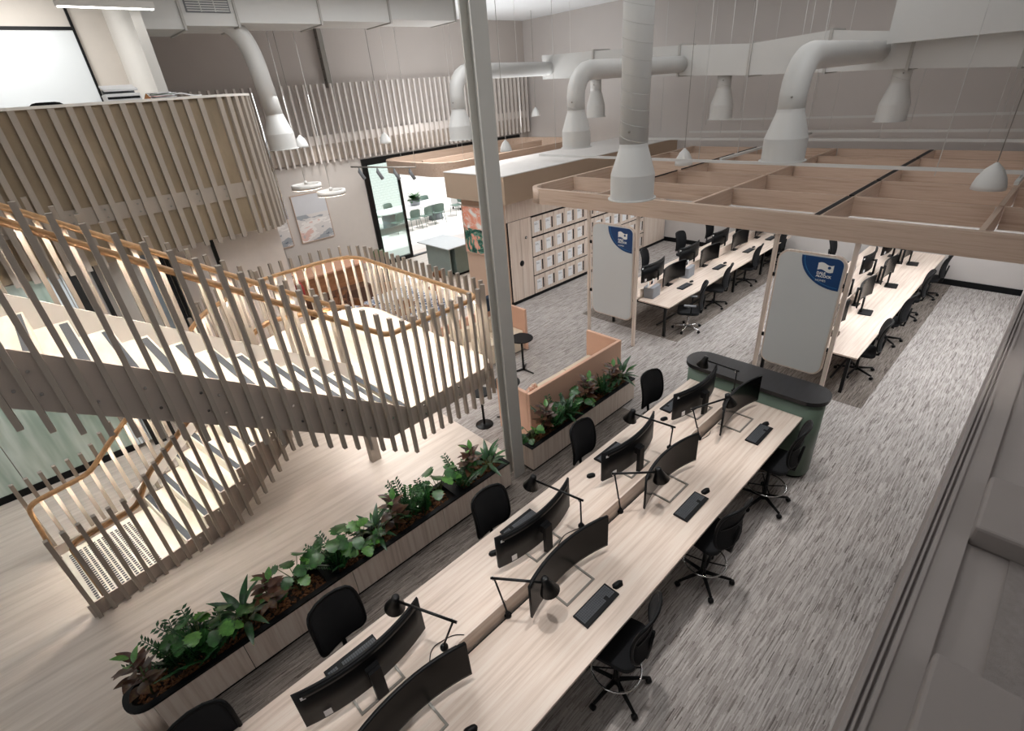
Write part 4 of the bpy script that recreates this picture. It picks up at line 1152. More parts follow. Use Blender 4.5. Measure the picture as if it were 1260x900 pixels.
def round_table(label, x, y, r0=.23, z=.73):
    r = thing('side_table', label, 'table', (x, y, 0), 'black round tables')
    MB().lathe([(r0 - .01, z - .022), (r0, z - .015), (r0, z - .004), (r0 - .006, z)], 32, Matrix.Translation((x, y, 0))).build('top', M_BLACK, r)
    MB().tube([(x, y, .03), (x, y, z - .02)], .022, 10).build('stem', M_BLACKM, r)
    return r
t = round_table('black round table by the booths with a three-armed foot', 5.94, 6.42)
for k in range(3):
    a = 2 * PI * k / 3 + .6; MB().tube([(5.94, 6.42, .035), (5.94 + .26 * math.cos(a), 6.42 + .26 * math.sin(a), .015)], [.022, .013], 6).build('foot', M_BLACKM, t)
t = round_table('black round table half hidden behind the steel column', 4.61, 5.43)
for k in range(3):
    a = 2 * PI * k / 3 + .1; MB().tube([(4.61, 5.43, .035), (4.61 + .22 * math.cos(a), 5.43 + .22 * math.sin(a), .015)], [.022, .013], 6).build('foot', M_BLACKM, t)
t = round_table('small black table with a round disc foot by the landing corner', 4.2, 5.62, .17, .66)
MB().lathe([(.15, .003), (.15, .012), (.02, .02)], 28, Matrix.Translation((4.2, 5.62, 0))).build('disc_foot', M_BLACKM, t)
# ================================================================== LOCKERS
lk = thing('locker_bank', 'wall of pale oak lockers with white name cards in four rows', 'lockers', (11.6, 9.08, 0))
MB().box(9.0, 14.12, 9.08, 9.12, .08, 2.14).build('carcass', M_BLACK, lk)
dm = MB().box(.008, .417, -.022, 0, .004, .478).mesh('locker_door', oak('z'))
sm_ = MB().box(.315, .365, -.0235, -.0221, .09, .37).mesh('locker_slot', M_BLACK)
cm = MB().box(.09, .28, -.026, -.0221, .09, .37).mesh('locker_card', M_PAPER)
pm = MB()
for k, (a, b) in enumerate(((.10, .2), (.10, .23), (.24, .27))): pm.box(a, b, -.0275, -.0262, .31 - .025 * k - (.1 if k == 2 else 0), .318 - .025 * k - (.1 if k == 2 else 0))
pm = pm.mesh('card_mark', M_GREY)
for c in range(12):
    for rr, z in enumerate((.08, .59, 1.10, 1.62)):
        d = instance(dm, 'locker_door', lk, (9.02 + .425 * c - 11.6, 0, z))
        instance(sm_, 'slot', d); instance(cm, 'name_card', d); instance(pm, 'card_mark', d)
def cupboard(label, x0, x1, knob, small=None):
    r = thing('tall_cupboard', label, 'cupboard', ((x0 + x1) / 2, 9.08, 0))
    MB().box(x0, x1, 9.075, 9.12, .08, 2.14).build('carcass', M_BLACK, r)
    xm = (x0 + x1) / 2
    for a, b in ((x0, xm), (xm, x1)): MB().box(a + .004, b - .004, 9.055, 9.075, .085, 2.135).build('door', oak('z'), r)
    MB().lathe([(.0, .0), (.075, .0), (.075, .004), (.0, .004)], 24, Matrix.Translation((knob, 9.055, 1.04)) @ Matrix.Rotation(PI / 2, 4, 'X'), False).build('round_pull', M_BLACK, r)
    if small:
        MB().lathe([(.0, .0), (.035, .0), (.035, .004), (.0, .004)], 20, Matrix.Translation((small, 9.055, 1.66)) @ Matrix.Rotation(PI / 2, 4, 'X'), False).build('lock', M_BLACK, r)
        MB().lathe([(.0, .0), (.015, .0), (.015, .004), (.0, .004)], 14, Matrix.Translation((small, 9.05, 1.66)) @ Matrix.Rotation(PI / 2, 4, 'X'), False).build('lock_core', M_PAPER, r)
    return r
cupboard('tall oak cupboard with a round black pull at the near end of the lockers', 8.22, 9.0, 8.6, 8.8)
cupboard('tall oak cupboard with a round black pull at the far end of the lockers', 14.14, 15.4, 14.55)
# ================================================================== TIMBER GRID
cg = thing('timber_canopy', 'suspended pale timber grid of deep rectangular coffers over the office benches', 'canopy', (11.8, 4.2, 2.74))
ZB, ZT = 2.74, 3.05
xs = [8.1, 9.62, 11.1, 12.5, 13.9, 15.25]; ys = [.02, .55, 2.36, 4.31, 6.3, 8.25]
MB().box(8.05, 8.15, .0, 7.8, ZB, ZT).build('front_beam', timber('y'), cg)
m = MB(); R_ = .45
po = [(8.05 + R_ - R_ * math.cos(a), 7.8 + R_ * math.sin(a)) for a in [k * PI / 20 for k in range(11)]]
pi_ = [(8.05 + R_ - (R_ - .1) * math.cos(a), 7.8 + (R_ - .1) * math.sin(a)) for a in [k * PI / 20 for k in range(10, -1, -1)]]
MB().prism(po + pi_, ZB, ZT, None, True).build('corner_beam', timber('y'), cg)
MB().box(8.5, 15.3, 8.15, 8.25, ZB, ZT).build('edge_beam', timber('x'), cg)
for x in xs[1:]:
    for a, b in zip(ys[:-1], ys[1:]):
        MB().box(x - .02, x + .02, a + .05, b - .05, ZB, ZT - .005).build('cross_beam', timber('y'), cg)
for y in ys[:-1]:
    for a, b in zip(xs[:-1], xs[1:]):
        if y == 2.36:
            for d in (-.05, .05): MB().box(a + .05, b - .02, y + d - .012, y + d + .012, ZB, ZT).build('long_beam', timber('x'), cg)
        else: MB().box(a + .05, b - .02, y - .03, y + .03, ZB, ZT).build('long_beam', timber('x'), cg)
for a, b in zip(xs[:-1], xs[1:]):
    MB().box(a + .04, b - .06, 2.36 - .036, 2.36 + .036, ZT - .03, ZT + .006).build('track', M_BLACK, cg)
for a, b in zip(xs[1:-1], xs[2:]):
    MB().box(a + .1, b - .1, 6.24, 6.27, ZT + .001, ZT + .02).build('track', M_BLACK, cg)
# kitchen ring canopy
kc = thing('ring_canopy', 'suspended pale timber ring over the kitchen with rounded corners', 'canopy', (11.3, 13.2, 3.05))
po = rrect(6.2, 3.4, .7, 8, 11.5, 13.35); pi_ = rrect(6.0, 3.2, .6, 8, 11.5, 13.35); n = len(po)
V = [(x, y, z) for z in (3.0, 3.36) for x, y in po] + [(x, y, z) for z in (3.0, 3.36) for x, y in pi_]
F = []
for k in range(n):
    l = (k + 1) % n
    F += [(k, l, n + l, n + k), (2 * n + l, 2 * n + k, 3 * n + k, 3 * n + l), (n + k, n + l, 3 * n + l, 3 * n + k), (l, k, 2 * n + k, 2 * n + l)]
MB().add(V, F).build('ring', timber('x'), kc)
MB().box(8.9, 14.0, 13.3, 13.36, 3.05, 3.33).build('cross_rail', timber('x'), kc)
for x in (9.2, 11.5, 13.8):
    for y in (11.75, 14.95): MB().tube([(x, y, 3.36), (x, y, 7.1)], .004, 5).build('hanger', M_WHITE, kc)
# white hanging rails over the grid, each with its cables
def hung_rail(label, p, q, hang=4, thick=.025):
    r = thing('hanging_rail', label, 'rail', ((p[0] + q[0]) / 2, (p[1] + q[1]) / 2, p[2]), 'white hanging rails')
    a, b = Vector(p), Vector(q); d = (b - a); ang = math.atan2(d.y, d.x)
    M = Matrix.Translation((a + b) / 2) @ Matrix.Rotation(ang, 4, 'Z')
    MB().box(-d.length / 2, d.length / 2, -thick, thick, 0, .05, M).build('rail', M_DUCT, r)
    for k in range(hang):
        c = a.lerp(b, (k + .3) / hang)
        MB().tube([(c.x, c.y, c.z + .05), (c.x, c.y, 7.1)], .006, 5).build('cable', M_DUCT, r)
    return r
hung_rail('nearest white hanging rail crossing the whole timber grid', (10.2, 9.8, 3.545), (10.2, .1, 3.21), 5)
hung_rail('white hanging rail over the timber grid, second from the near side', (13.2, 8.6, 3.62), (13.2, .1, 3.28), 5)
hung_rail('white hanging rail over the timber grid, third from the near side', (14.6, 8.0, 3.64), (14.6, .1, 3.32), 5)
hung_rail('white hanging rail nearest the far wall', (15.2, 7.4, 3.9), (15.2, .1, 3.57), 4)
hung_rail('white hanging rail running lengthways above the timber grid', (10.3, 4.92, 3.4), (15.0, 4.88, 3.4), 2)
hung_rail('white hanging rail over the right end of the timber grid', (9.9, .5, 3.26), (12.9, .47, 3.3), 3)
# ================================================================== DUCTS
def flare(r0, rp, T):
    m = MB()
    for seg in ([(r0 + .03, 0), (r0 + .03, .012)], [(r0 + .03, .012), (r0, .014)], [(r0, .014), (r0, .3)], [(r0, .3), (rp + .004, .62)], [(rp + .004, .62), (rp, .66)]):
        m.lathe(seg, 32, T, False)
    return m.lathe([(0, .004), (r0 + .03, .004)], 32, T, False)
def jet(label, x, y, zb, ztop, r0=.275, rp=.17, elbow_to=None, tilt=0.0):
    r = thing('air_duct', label, 'duct', (x, y, zb), 'white air ducts')
    T = Matrix.Translation((x, y, zb))
    flare(r0, rp, T).build('diffuser', M_DUCT, r)
    if elbow_to is None:
        MB().tube([(x, y, zb + .6), (x, y, ztop)], rp, 24).build('pipe', M_DUCT, r)
        zs = ztop
    else:
        xe, ye = elbow_to
        pts = [(x, y, zb + .6), (x, y, ztop - .42)] + [(x + (xe - x) / abs(xe - x) * .42 * (1 - math.cos(a)), y, ztop - .42 + .42 * math.sin(a)) for a in [k * PI / 2 / 5 for k in range(1, 6)]] + [(xe, ye, ztop)]
        MB().tube(pts, rp, 24).build('pipe', M_DUCT, r)
        zs = ztop - .45
    m = MB(); z = zb + .72; k = 0
    while z < zs - .1:
        tl = .05
        m.tube([(x + (rp + .0005) * math.cos(a), y + (rp + .0005) * math.sin(a), z + tl * math.sin(a)) for a in [2 * PI * q / 24 for q in range(24)]], .003, 4, True)
        z += .17 if elbow_to is None else .35
    m.build('seams', plain('duct_seam', '#bab9b5', .5), r)
    MB().lathe([(.012, 0), (.012, .02)], 8, Matrix.Translation((x - rp, y - .05, zb + .8)) @ Matrix.Rotation(-PI / 2, 4, 'Y')).build('valve', M_STEEL, r)
    return r
jet('large white spiral duct dropping straight down in the middle of the picture', 5.72, 3.87, 3.60, 7.1)
jet('white duct with an elbow, between the column and the big straight duct', 8.3, 6.95, 3.86, 5.17, elbow_to=(12.25, 7.05))
jet('white duct with an elbow over the right half of the timber grid', 7.9, 2.88, 3.79, 5.05, elbow_to=(12.25, 3.1))
jet('white duct with an elbow left of the steel column', 8.2, 10.45, 3.99, 5.4, elbow_to=(12.25, 11.2))
jet('white duct outlet below the big duct, rightmost', 12.5, 2.72, 3.88, 4.86, .25, .15)
jet('white duct outlet below the big duct, middle one', 12.5, 6.1, 3.98, 4.9, .25, .15)
jet('white duct outlet below the big duct, leftmost behind the elbow', 12.5, 9.75, 4.1, 5.1, .25, .15)
bd_ = thing('main_duct', 'big white rectangular duct running across the hall above the timber grid', 'duct', (12.6, 6, 4.85))
def duct_run(m, pts, x0, x1):
    for (ya, za0, za1), (yb, zb0, zb1) in zip(pts[:-1], pts[1:]):
        p = [(x0, ya, za0), (x1, ya, za0), (x1, ya, za1), (x0, ya, za1), (x0, yb, zb0), (x1, yb, zb0), (x1, yb, zb1), (x0, yb, zb1)]
        m.add(p, [(0, 1, 2, 3), (7, 6, 5, 4), (0, 4, 5, 1), (1, 5, 6, 2), (2, 6, 7, 3), (3, 7, 4, 0)])
    return m
ycut = [11.45, 9.6, 7.1, 5.45, 3.95, 2.6, 1.1, -1.0]
zlo = [5.15, 5.08, 4.95, 4.84, 4.79, 4.75, 4.66, 4.6]; zhi = [5.74, 5.68, 5.55, 5.42, 5.48, 5.3, 5.12, 5.1]
for k in range(7):
    duct_run(MB(), [(ycut[k], zlo[k], zhi[k]), (ycut[k + 1] + .012, zlo[k + 1], zhi[k + 1])], 12.2, 12.85).build('duct_section', M_DUCT, bd_)
for k in range(1, 7): MB().box(12.17, 12.88, ycut[k] - .02, ycut[k] + .03, zlo[k] - .03, zhi[k] + .03).build('flange', plain('flange_grey', '#aeaba6', .5), bd_)
ud = thing('upper_duct', 'large pale box duct at the top right corner above the main duct', 'duct', (11.9, 1.2, 5.5))
MB().box(11.75, 12.19, 1.1, 2.9, 5.15, 6.7).build('duct_section', M_DUCT, ud)
MB().box(11.75, 12.19, -1.0, 1.07, 5.1, 6.7).build('duct_section', M_DUCT, ud)
MB().box(11.72, 12.19, 1.06, 1.11, 5.08, 6.7).build('flange', M_WHITE, ud)
# duct over the upper room, with its grille
ldd = thing('main_duct', 'white rectangular duct with a grey grille at the top left, above the stairs', 'duct', (5, 11.7, 6.4))
secs = [(2.47, 3.1), (3.12, 4.0), (4.02, 5.6), (5.62, 7.2), (7.22, 9.0)]
for i, (a, b) in enumerate(secs):
    MB().box(a, b, 11.2, 12.2, 6.28 + .05 * i, 6.95).build('duct_section', M_DUCT, ldd)
    MB().box(b - .01, b + .03, 11.17, 12.22, 6.26 + .05 * i, 6.98).build('flange', plain('flange_grey', '#aeaba6', .5), ldd)
g = MB().box(3.2, 3.92, 11.18, 11.2, 6.52, 6.85).build('grille', M_GREY, ldd)
m = MB()
for k in range(9): m.box(3.22, 3.9, 11.165, 11.18, 6.54 + .034 * k, 6.556 + .034 * k)
for x in (3.43, 3.66): m.box(x, x + .015, 11.16, 11.18, 6.53, 6.84)
m.build('louvre', M_DUCT, g)
dd = thing('air_duct', 'white duct curving down beside the curved balustrade at the upper left', 'duct', (4.35, 11.6, 4.2), 'white air ducts')
pts = fillet([(3.3, 11.6, 6.53), (4.22, 11.6, 6.43), (4.35, 11.6, 4.85)], [0, .75, 0], 10)
MB().tube(pts, .17, 24).build('pipe', M_DUCT, dd)
flare(.275, .17, Matrix.Translation((4.35, 11.6, 4.22))).build('diffuser', M_DUCT, dd)
# ================================================================== PENDANTS AND TRACK LIGHTS
def bell(label, x, y, z, s=1.0):
    r = thing('pendant_lamp', label, 'lamp', (x, y, z), 'white bell pendants')
    MB().lathe([(.19 * s, 0), (.185 * s, .06 * s), (.16 * s, .15 * s), (.1 * s, .26 * s), (.03 * s, .33 * s), (.015 * s, .345 * s)], 24, Matrix.Translation((x, y, z))).build('shade', M_DUCT, r)
    MB().tube([(x, y, z + .34 * s), (x, y, 7.1)], .006, 6).build('cord', M_STEEL, r)
    return r
bell('white bell pendant over the middle of the timber grid', 10.9, 6.05, 3.2)
bell('white bell pendant over the right end of the timber grid', 9.5, .74, 3.28)
bell('white bell pendant right of the steel column in front of the ring canopy', 9.3, 10.1, 3.6, .78)
bell('small white bell pendant in the far corner before the slatted screen', 13.8, 13.35, 4.1, .8)
bell('white bell pendant beside the duct outlet above the pictures', 5.0, 12.2, 4.17, .75)
bell('pale bell pendant left of the elbow duct before the slatted screen', 7.6, 13.0, 3.95, .8)
def ring_lamp(label, x, y, z):
    r = thing('ring_pendant', label, 'lamp', (x, y, z), 'white ring pendants')
    V = MB(); V.lathe([(.27, 0), (.33, 0), (.33, .1), (.27, .1), (.27, 0)], 36, Matrix.Translation((x, y, z)), False); V.build('ring', M_WHITE, r)
    MB().lathe([(.275, -.004), (.325, -.004)], 36, Matrix.Translation((x, y, z)), False).build('diffuser', emit('ring_glow', '#fff6ea', 5), r)
    MB().lathe([(.04, .1), (.04, .16), (.012, .17)], 12, Matrix.Translation((x, y, z))).build('hub', M_WHITE, r)
    MB().box(x - .28, x + .28, y - .01, y + .01, z + .09, z + .1).build('bar', M_WHITE, r)
    MB().tube([(x, y, z + .16), (x, y, 6.36)], .008, 6).build('cord', M_WHITE, r)
ring_lamp('white ring pendant before the left picture, the higher of two', 4.78, 12.0, 3.33)
ring_lamp('white ring pendant before the picture, the lower right of two', 5.33, 12.0, 3.10)
tr = thing('track_light', 'grey lighting track with four small spotlights in front of the terrace door', 'lamp', (8.2, 13.2, 3.2))
ta, tb = Vector((6.9, 13.9, 3.42)), Vector((8.28, 12.78, 3.256))
MB().tube([ta, tb], .022, 6).build('track', M_STEEL, tr)
for k, t in enumerate((.12, .4, .66, .9)):
    p = ta.lerp(tb, t)
    MB().tube([p + Vector((0, 0, -.02)), p + Vector((0, 0, -.12)), p + Vector((.06, -.1, -.32))], [.012, .05, .05], 10).build('spotlight', M_GREY, tr)
MB().tube([ta, (ta.x, ta.y, 7.1)], .006, 5).build('cable', M_WHITE, tr)
MB().tube([tb, (tb.x, tb.y, 7.1)], .006, 5).build('cable', M_WHITE, tr)
# ================================================================== PICTURES
def paint(name, stops, sc, dist=3.0):
    mt = streak(name, stops, sc, .6, 5.0)
    for nd in mt.node_tree.nodes:
        if nd.type == 'TEX_NOISE': nd.inputs['Distortion'].default_value = dist
        if nd.type == 'VALTORGB': nd.color_ramp.interpolation = 'CONSTANT'
    return mt
PA = paint('coast_painting', [(0.0, '#5a6573'), (0.36, '#9aa0a6'), (0.46, '#d3d0ce'), (0.56, '#e5e2df'), (0.63, '#d9b9b0'), (0.70, '#aeb4bb'), (0.78, '#2f3a48')], (.5, 1, 1.9), .8)
def picture(label, x0, x1, z0, z1, mt, y=15.36):
    r = thing('framed_picture', label, 'picture', ((x0 + x1) / 2, y, (z0 + z1) / 2))
    m = MB()
    m.box(x0, x1, y - .02, y + .02, z1 - .02, z1); m.box(x0, x1, y - .02, y + .02, z0, z0 + .02); m.box(x0, x0 + .02, y - .02, y + .02, z0 + .02, z1 - .02); m.box(x1 - .02, x1, y - .02, y + .02, z0 + .02, z1 - .02)
    m.build('frame', timber('z'), r)
    MB().box(x0 + .02, x1 - .02, y - .01, y + .015, z0 + .02, z1 - .02).build('canvas', mt, r)
    if z1 - z0 > .9:
        zm = z0 + (z1 - z0) * .58
        MB().box(x0 + .02, x1 - .02, y - .0112, y - .0102, zm, z1 - .02).build('painted_sky', plain('painted_sky', '#c9cbcf', .6, var=.06, scale=3), r)
picture('framed pale coastal painting in grey, pink and white, right one on the back wall', 5.55, 6.6, 1.38, 2.75, PA)
picture('framed pale coastal painting, left one partly hidden by the balustrade', 4.25, 5.3, 1.38, 2.75, PA)
PB = paint('coral_painting', [(0.0, '#12302c'), (0.42, '#1f5a4c'), (0.5, '#6d9a86'), (0.55, '#e9a28c'), (0.62, '#f0b7a3'), (0.72, '#d8d2cc')], (1, 2.2, 2.4), 1.5)
r = thing('framed_picture', 'coral and dark green abstract painting on the end wall of the kitchen block', 'picture', (8.17, 10.35, 1.8))
m = MB(); m.box(8.15, 8.195, 9.95, 9.97, 1.2, 2.44); m.box(8.15, 8.195, 10.73, 10.75, 1.2, 2.44); m.box(8.15, 8.195, 9.97, 10.73, 1.2, 1.22); m.box(8.15, 8.195, 9.97, 10.73, 2.42, 2.44); m.build('frame', timber('z'), r)
MB().box(8.165, 8.195, 9.97, 10.73, 1.22, 2.42).build('canvas', PB, r)
PC = paint('coral_upper', [(0.0, '#f3efe9'), (0.42, '#f3c4b2'), (0.5, '#ef9f85'), (0.62, '#e8e0d8')], (1, 2.0, 3.0), 1.5)
MB().box(8.163, 8.1648, 9.97, 10.73, 1.86, 2.42).build('painted_upper', PC, r)
# ================================================================== KITCHEN ISLAND, CAFE
isl = thing('kitchen_island', 'grey-green kitchen island with a pale top in front of the terrace door', 'counter', (9.1, 12.9, 0))
MB().box(8.5, 9.55, 12.1, 13.75, .93, .96).build('worktop', plain('island_top', '#b9bfc2', .35), isl, .004)
MB().box(8.85, 9.45, 12.25, 13.55, .08, .93).build('body', plain('island_green', '#6f7f7a', .6), isl)
MB().box(8.88, 9.42, 12.28, 13.5, .004, .08).build('plinth', M_BLACK, isl)
MB().box(8.66, 8.7, 12.3, 13.5, .004, .93).build('side_panel', plain('island_ribs', '#8b9995', .6), isl)
rg = thing('patterned_rug', 'blue and white speckled rug in the cafe corner behind the stair landing', 'rug', (5.9, 11.4, .004))
MB().box(4.6, 7.4, 10.0, 13.0, .005, .016).build('pile', streak('rug_pattern', [(0.35, '#2f3d5c'), (0.47, '#7d8ba6'), (0.53, '#dcdde2'), (0.65, '#e8e6e6'), (0.72, '#6a7a9c')], (9, 9, 9), .95, 3.0), rg)
bx = thing('timber_bench', 'brown plywood bench box along the back of the cafe corner', 'bench', (4.5, 13.6, 0))
MB().box(3.9, 6.3, 13.2, 14.2, .01, .95).build('box', streak('plywood', [(0.3, '#8d5f3f'), (0.55, '#a87550'), (0.75, '#b5835c')], (2, 2, 12), .6), bx)
MB().box(3.85, 6.35, 13.15, 14.25, .95, 1.0).build('top', plain('apricot_top', '#d3a184', .6), bx)
MB().box(4.0, 6.2, 12.75, 13.2, .01, .45).build('seat', plain('dark_brown', '#573a28', .6), bx)
pp = thing('plant_pot', 'dark cylindrical pot with small green cacti at the end of the bench box', 'plant', (6.68, 12.9, .0))
MB().lathe([(.0, .004), (.2, .004), (.25, .75), (.22, .75), (.2, .7), (0, .7)], 20, Matrix.Translation((6.68, 12.9, .35)), False).build('pot', plain('dark_pot', '#23262b', .6), pp)
MB().lathe([(0, .004), (.25, .004), (.25, .35), (0, .35)], 20, Matrix.Translation((6.68, 12.9, 0)), False).build('pot_stand', plain('pot_stand', '#8a5a3c', .6), pp)
for k in range(5):
    a = k * 1.26; MB().lathe([(.02, 0), (.05, .05), (.055, .15), (.03, .22), (0, .24)], 10, Matrix.Translation((6.68 + .11 * math.cos(a), 12.9 + .11 * math.sin(a), 1.05)), False).build('cactus', G1, pp)
def cafe_table(label, x, y):
    r = thing('cafe_table', label, 'table', (x, y, 0), 'white cafe tables')
    MB().box(x - .32, x + .32, y - .32, y + .32, .715, .74).build('top', plain('table_white', '#d9dde3', .5), r, .01)
    for sx in (-1, 1):
        for sy in (-1, 1): MB().tube([(x + sx * .3, y + sy * .3, .018), (x + sx * .22, y + sy * .22, .715)], .018, 6).build('leg', timber('z'), r)
cafe_table('white square cafe table with splayed timber legs, nearer the kitchen', 6.6, 11.3)
cafe_table('white square cafe table with splayed timber legs, nearer the landing', 5.6, 10.7)
def cafe_chair():
    r = thing('wooden_chair', 'x', 'chair')
    w = streak('chair_wood', [(0.3, '#6e4527'), (0.6, '#8a5a36'), (0.8, '#7a4d2d')], (12, 12, 3), .5)
    MB().box(-.2, .2, -.2, .2, .43, .46).build('seat', w, r, .01, False)
    rounded_panel(.4, .2, .05, .015, .62, -.25, -.1).build('backrest', w, r, 0, False)
    for sx in (-1, 1):
        MB().tube([(sx * .2, .2, .004), (sx * .17, .17, .43)], .016, 6).build('leg', w, r, 0, False)
        MB().tube([(sx * .2, -.22, .004), (sx * .17, -.18, .43), (sx * .17, -.24, .7)], .016, 6).build('leg', w, r, 0, False)
    return r
cc0 = cafe_chair()
for i, (x, y, a, w) in enumerate(((6.1, 11.7, -.6, 'between the two cafe tables'), (7.1, 10.9, 1.8, 'at the kitchen side of the farther cafe table'), (5.1, 11.2, -1.2, 'at the bench side of the nearer cafe table'), (5.6, 10.15, .1, 'closest to the landing'), (4.9, 12.3, .5, 'beside the bench box'))):
    put(cc0, (x, y, .018), a, 'brown wooden chair ' + w, 'wooden cafe chairs')
bk = thing('coat_stand', 'black stand with red and dark things hung on it behind the stairs', 'stand', (3.9, 12.3, 0))
MB().tube([(3.9, 12.3, .01), (3.9, 12.3, 1.5)], .025, 8).build('pole', M_BLACK, bk)
for k in range(4):
    a = k * 1.57 + .4; MB().tube([(3.9, 12.3, 1.35), (3.9 + .2 * math.cos(a), 12.3 + .2 * math.sin(a), 1.42), (3.9 + .25 * math.cos(a), 12.3 + .25 * math.sin(a), 1.52)], .012, 6).build('hook', M_BLACK, bk)
MB().lathe([(.03, .75), (.1, .8), (.11, 1.1), (.04, 1.3)], 12, Matrix.Translation((4.05, 12.25, 0))).build('red_bag', plain('red_bag', '#9c2f2a', .7), bk)
MB().lathe([(.22, .004), (.2, .02), (.03, .03)], 16, Matrix.Translation((3.9, 12.3, 0))).build('foot', M_BLACK, bk)
# ================================================================== TERRACE
tt = thing('outdoor_table', 'long white outdoor table with rounded ends on two drum legs, on the terrace', 'table', (12.3, 19.9, 0))
MB().prism(rrect(3.7, 1.2, .58, 10, 12.35, 19.95), .72, .76).build('top', plain('outdoor_white', '#f0f0ee', .5), tt)
for x in (11.1, 13.5): MB().lathe([(.0, -.01), (.36, -.01), (.33, .1), (.3, .72), (0, .72)], 24, Matrix.Translation((x, 19.8, 0)), False).build('drum_leg', plain('drum_grey', '#6a7274', .6), tt)
SAGE = plain('sage_metal', '#5d7268', .5)
def sling():
    r = thing('outdoor_chair', 'x', 'chair')
    MB().box(-.23, .23, -.22, .22, .43, .45).build('seat', SAGE, r, 0, False)
    rounded_panel(.46, .36, .04, .015, .5, -.27, -.12).build('backrest', SAGE, r, 0, False)
    for sx in (-1, 1):
        MB().tube([(sx * .24, .24, .0), (sx * .22, .2, .44)], .012, 6).build('leg', SAGE, r, 0, False)
        MB().tube([(sx * .25, -.27, .0), (sx * .22, -.2, .44), (sx * .22, -.31, .84)], .012, 6).build('leg', SAGE, r, 0, False)
    return r
sl0 = sling()
for i, (x, y, a) in enumerate(((11.0, 19.0, 0.1), (11.75, 18.95, -.1), (12.4, 18.95, .1), (13.1, 19.0, -.3), (14.55, 19.5, 1.5))):
    put(sl0, (x, y, 0.003), a, 'sage green metal chair on the near side of the terrace table, %s from the left' % NTH[i], 'chairs on the terrace')
for i, (x, y, a) in enumerate(((11.0, 20.9, PI), (11.9, 20.9, PI + .1), (13.8, 20.85, PI - .2))):
    put(sl0, (x, y, 0.003), a, 'sage green metal chair behind the terrace table, %s from the left' % NTH[i], 'chairs on the terrace')
tp = thing('table_plant', 'leafy green plant in a ribbed grey bowl on the terrace table', 'plant', (12.6, 19.95, .76))
MB().lathe([(0, .001), (.2, .001), (.27, .24), (.22, .24), (0, .2)], 20, Matrix.Translation((12.6, 19.95, .76)), False).build('bowl', plain('bowl_grey', '#8c9094', .7), tp)
for i in range(26):
    a = i * 2.4; t = i / 26
    instance(L_LIL[2] if i % 2 else L_MON[0], 'leaf', tp, (.08 * math.cos(a), .08 * math.sin(a), .2 + .12 * t), (.2 + .9 * t, 0, a), (1.8,) * 3)
bq = thing('barbecue', 'stainless barbecue with a lid at the right end of the terrace', 'barbecue', (15.8, 20.4, 0))
MB().box(15.2, 16.5, 20.1, 20.8, .12, .9).build('cabinet', M_DUCT, bq)
MB().prism([(15.2, .92), (16.5, .92), (16.45, 1.25), (16.2, 1.4), (15.5, 1.4), (15.25, 1.25)], 20.15, 20.75, Matrix(((1, 0, 0, 0), (0, 0, 1, 0), (0, 1, 0, 0), (0, 0, 0, 1)))).build('lid', M_STEEL, bq)
for k in range(4): MB().lathe([(0, 0), (.04, 0), (.03, .04), (0, .04)], 12, Matrix.Translation((15.4 + .3 * k, 20.1, .8)) @ Matrix.Rotation(PI / 2, 4, 'X'), False).build('knob', M_BLACK, bq)
m = MB()
for sx in (15.25, 16.45):
    for sy in (20.15, 20.75): m.box(sx - .03, sx + .03, sy - .03, sy + .03, 0, .12)
m.build('foot', M_BLACK, bq)
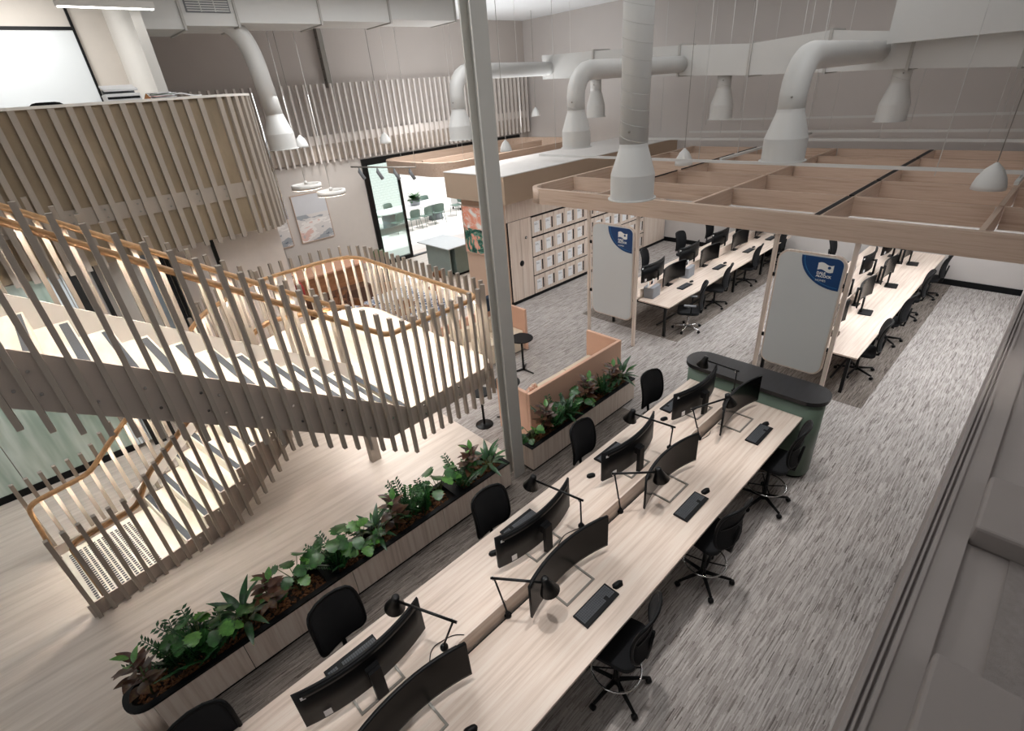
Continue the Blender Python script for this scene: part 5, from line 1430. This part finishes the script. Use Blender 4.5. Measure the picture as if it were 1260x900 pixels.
# ================================================================== THINGS ON THE UPPER DESK LEDGE
DZ = 5.236
pr = thing('printer', 'white printer with an open lid on the ledge of the upper room', 'printer', (1.62, 10.0, DZ))
MB().box(-.22, .22, -.16, .16, 0, .1).build('body', M_PAPER, pr, .012, False)
MB().box(-.2, .2, -.17, -.16, .03, .06).build('slot', M_BLACK, pr, 0, False)
o = MB().box(-.21, .21, -.15, .15, .0, .03).build('lid', M_PAPER, pr, .008, False); o.location = (0, .02, .16); o.rotation_euler = (.22, 0, 0)
MB().box(-.2, .2, .1, .14, .1, .16).build('hinge', M_GREY, pr, 0, False)
pl_ = thing('paper_stack', 'heap of printed papers and leaflets on the ledge beside the printer', 'papers', (2.1, 9.9, DZ))
for k in range(9):
    o = MB().box(-.15, .15, -.1, .1, 0, .008).build('sheet', M_PAPER if k % 3 else plain('leaflet_%d' % k, ('#c9d3da', '#d7a9a2', '#b9c6b4')[k // 3], .7), pl_, 0, False)
    o.location = ((.02 * (k * 7 % 5) - .04), .02 * (k * 3 % 4) - .03, .0095 * k); o.rotation_euler = (0, 0, .25 * ((k * 5) % 4 - 1.5))
o = MB().prism([(-.05, 0), (.05, 0), (0, .08)], 0, .04, Matrix(((1, 0, 0, 0), (0, 0, 1, 0), (0, 1, 0, 0), (0, 0, 0, 1)))).build('card_tent', plain('brown_card', '#9a6a42', .8), pl_, 0, False); o.location = (-.2, -.1, 0)
cb = thing('white_cable', 'white cable curling on the upper ledge', 'cable', (2.4, 9.85, DZ))
MB().tube(fillet([(2.25, 9.9, DZ + .05), (2.38, 9.82, DZ + .06), (2.5, 9.75, DZ + .012), (2.62, 9.72, DZ + .012)], .08, 5), .01, 6).build('lead', M_PAPER, cb)
uc = thing('office_chair', 'top of a black chair showing above the upper ledge at the left', 'chair', (.75, 10.6, 3.86))
MB().prism(rrect(.5, .5, .1, 5), .42, .5).build('seat', M_FABRIC, uc, 0, False)
rounded_panel(.46, .62, .05, .03, .82, -.2, -.05).build('backrest', M_FABRIC, uc, 0, False)
MB().tube([(0, 0, .05), (0, 0, .42)], .03, 8).build('gas_lift', M_BLACKM, uc, 0, False)
MB().tube([(0, -.1, .45), (0, -.24, .6), (0, -.22, .95)], .02, 8).build('back_spine', M_BLACK, uc, 0, False)
for k in range(5):
    a = 2 * PI * k / 5; MB().tube([(0, 0, .08), (.3 * math.cos(a), .3 * math.sin(a), .02)], [.025, .015], 6).build('base_arm', M_BLACK, uc, 0, False)
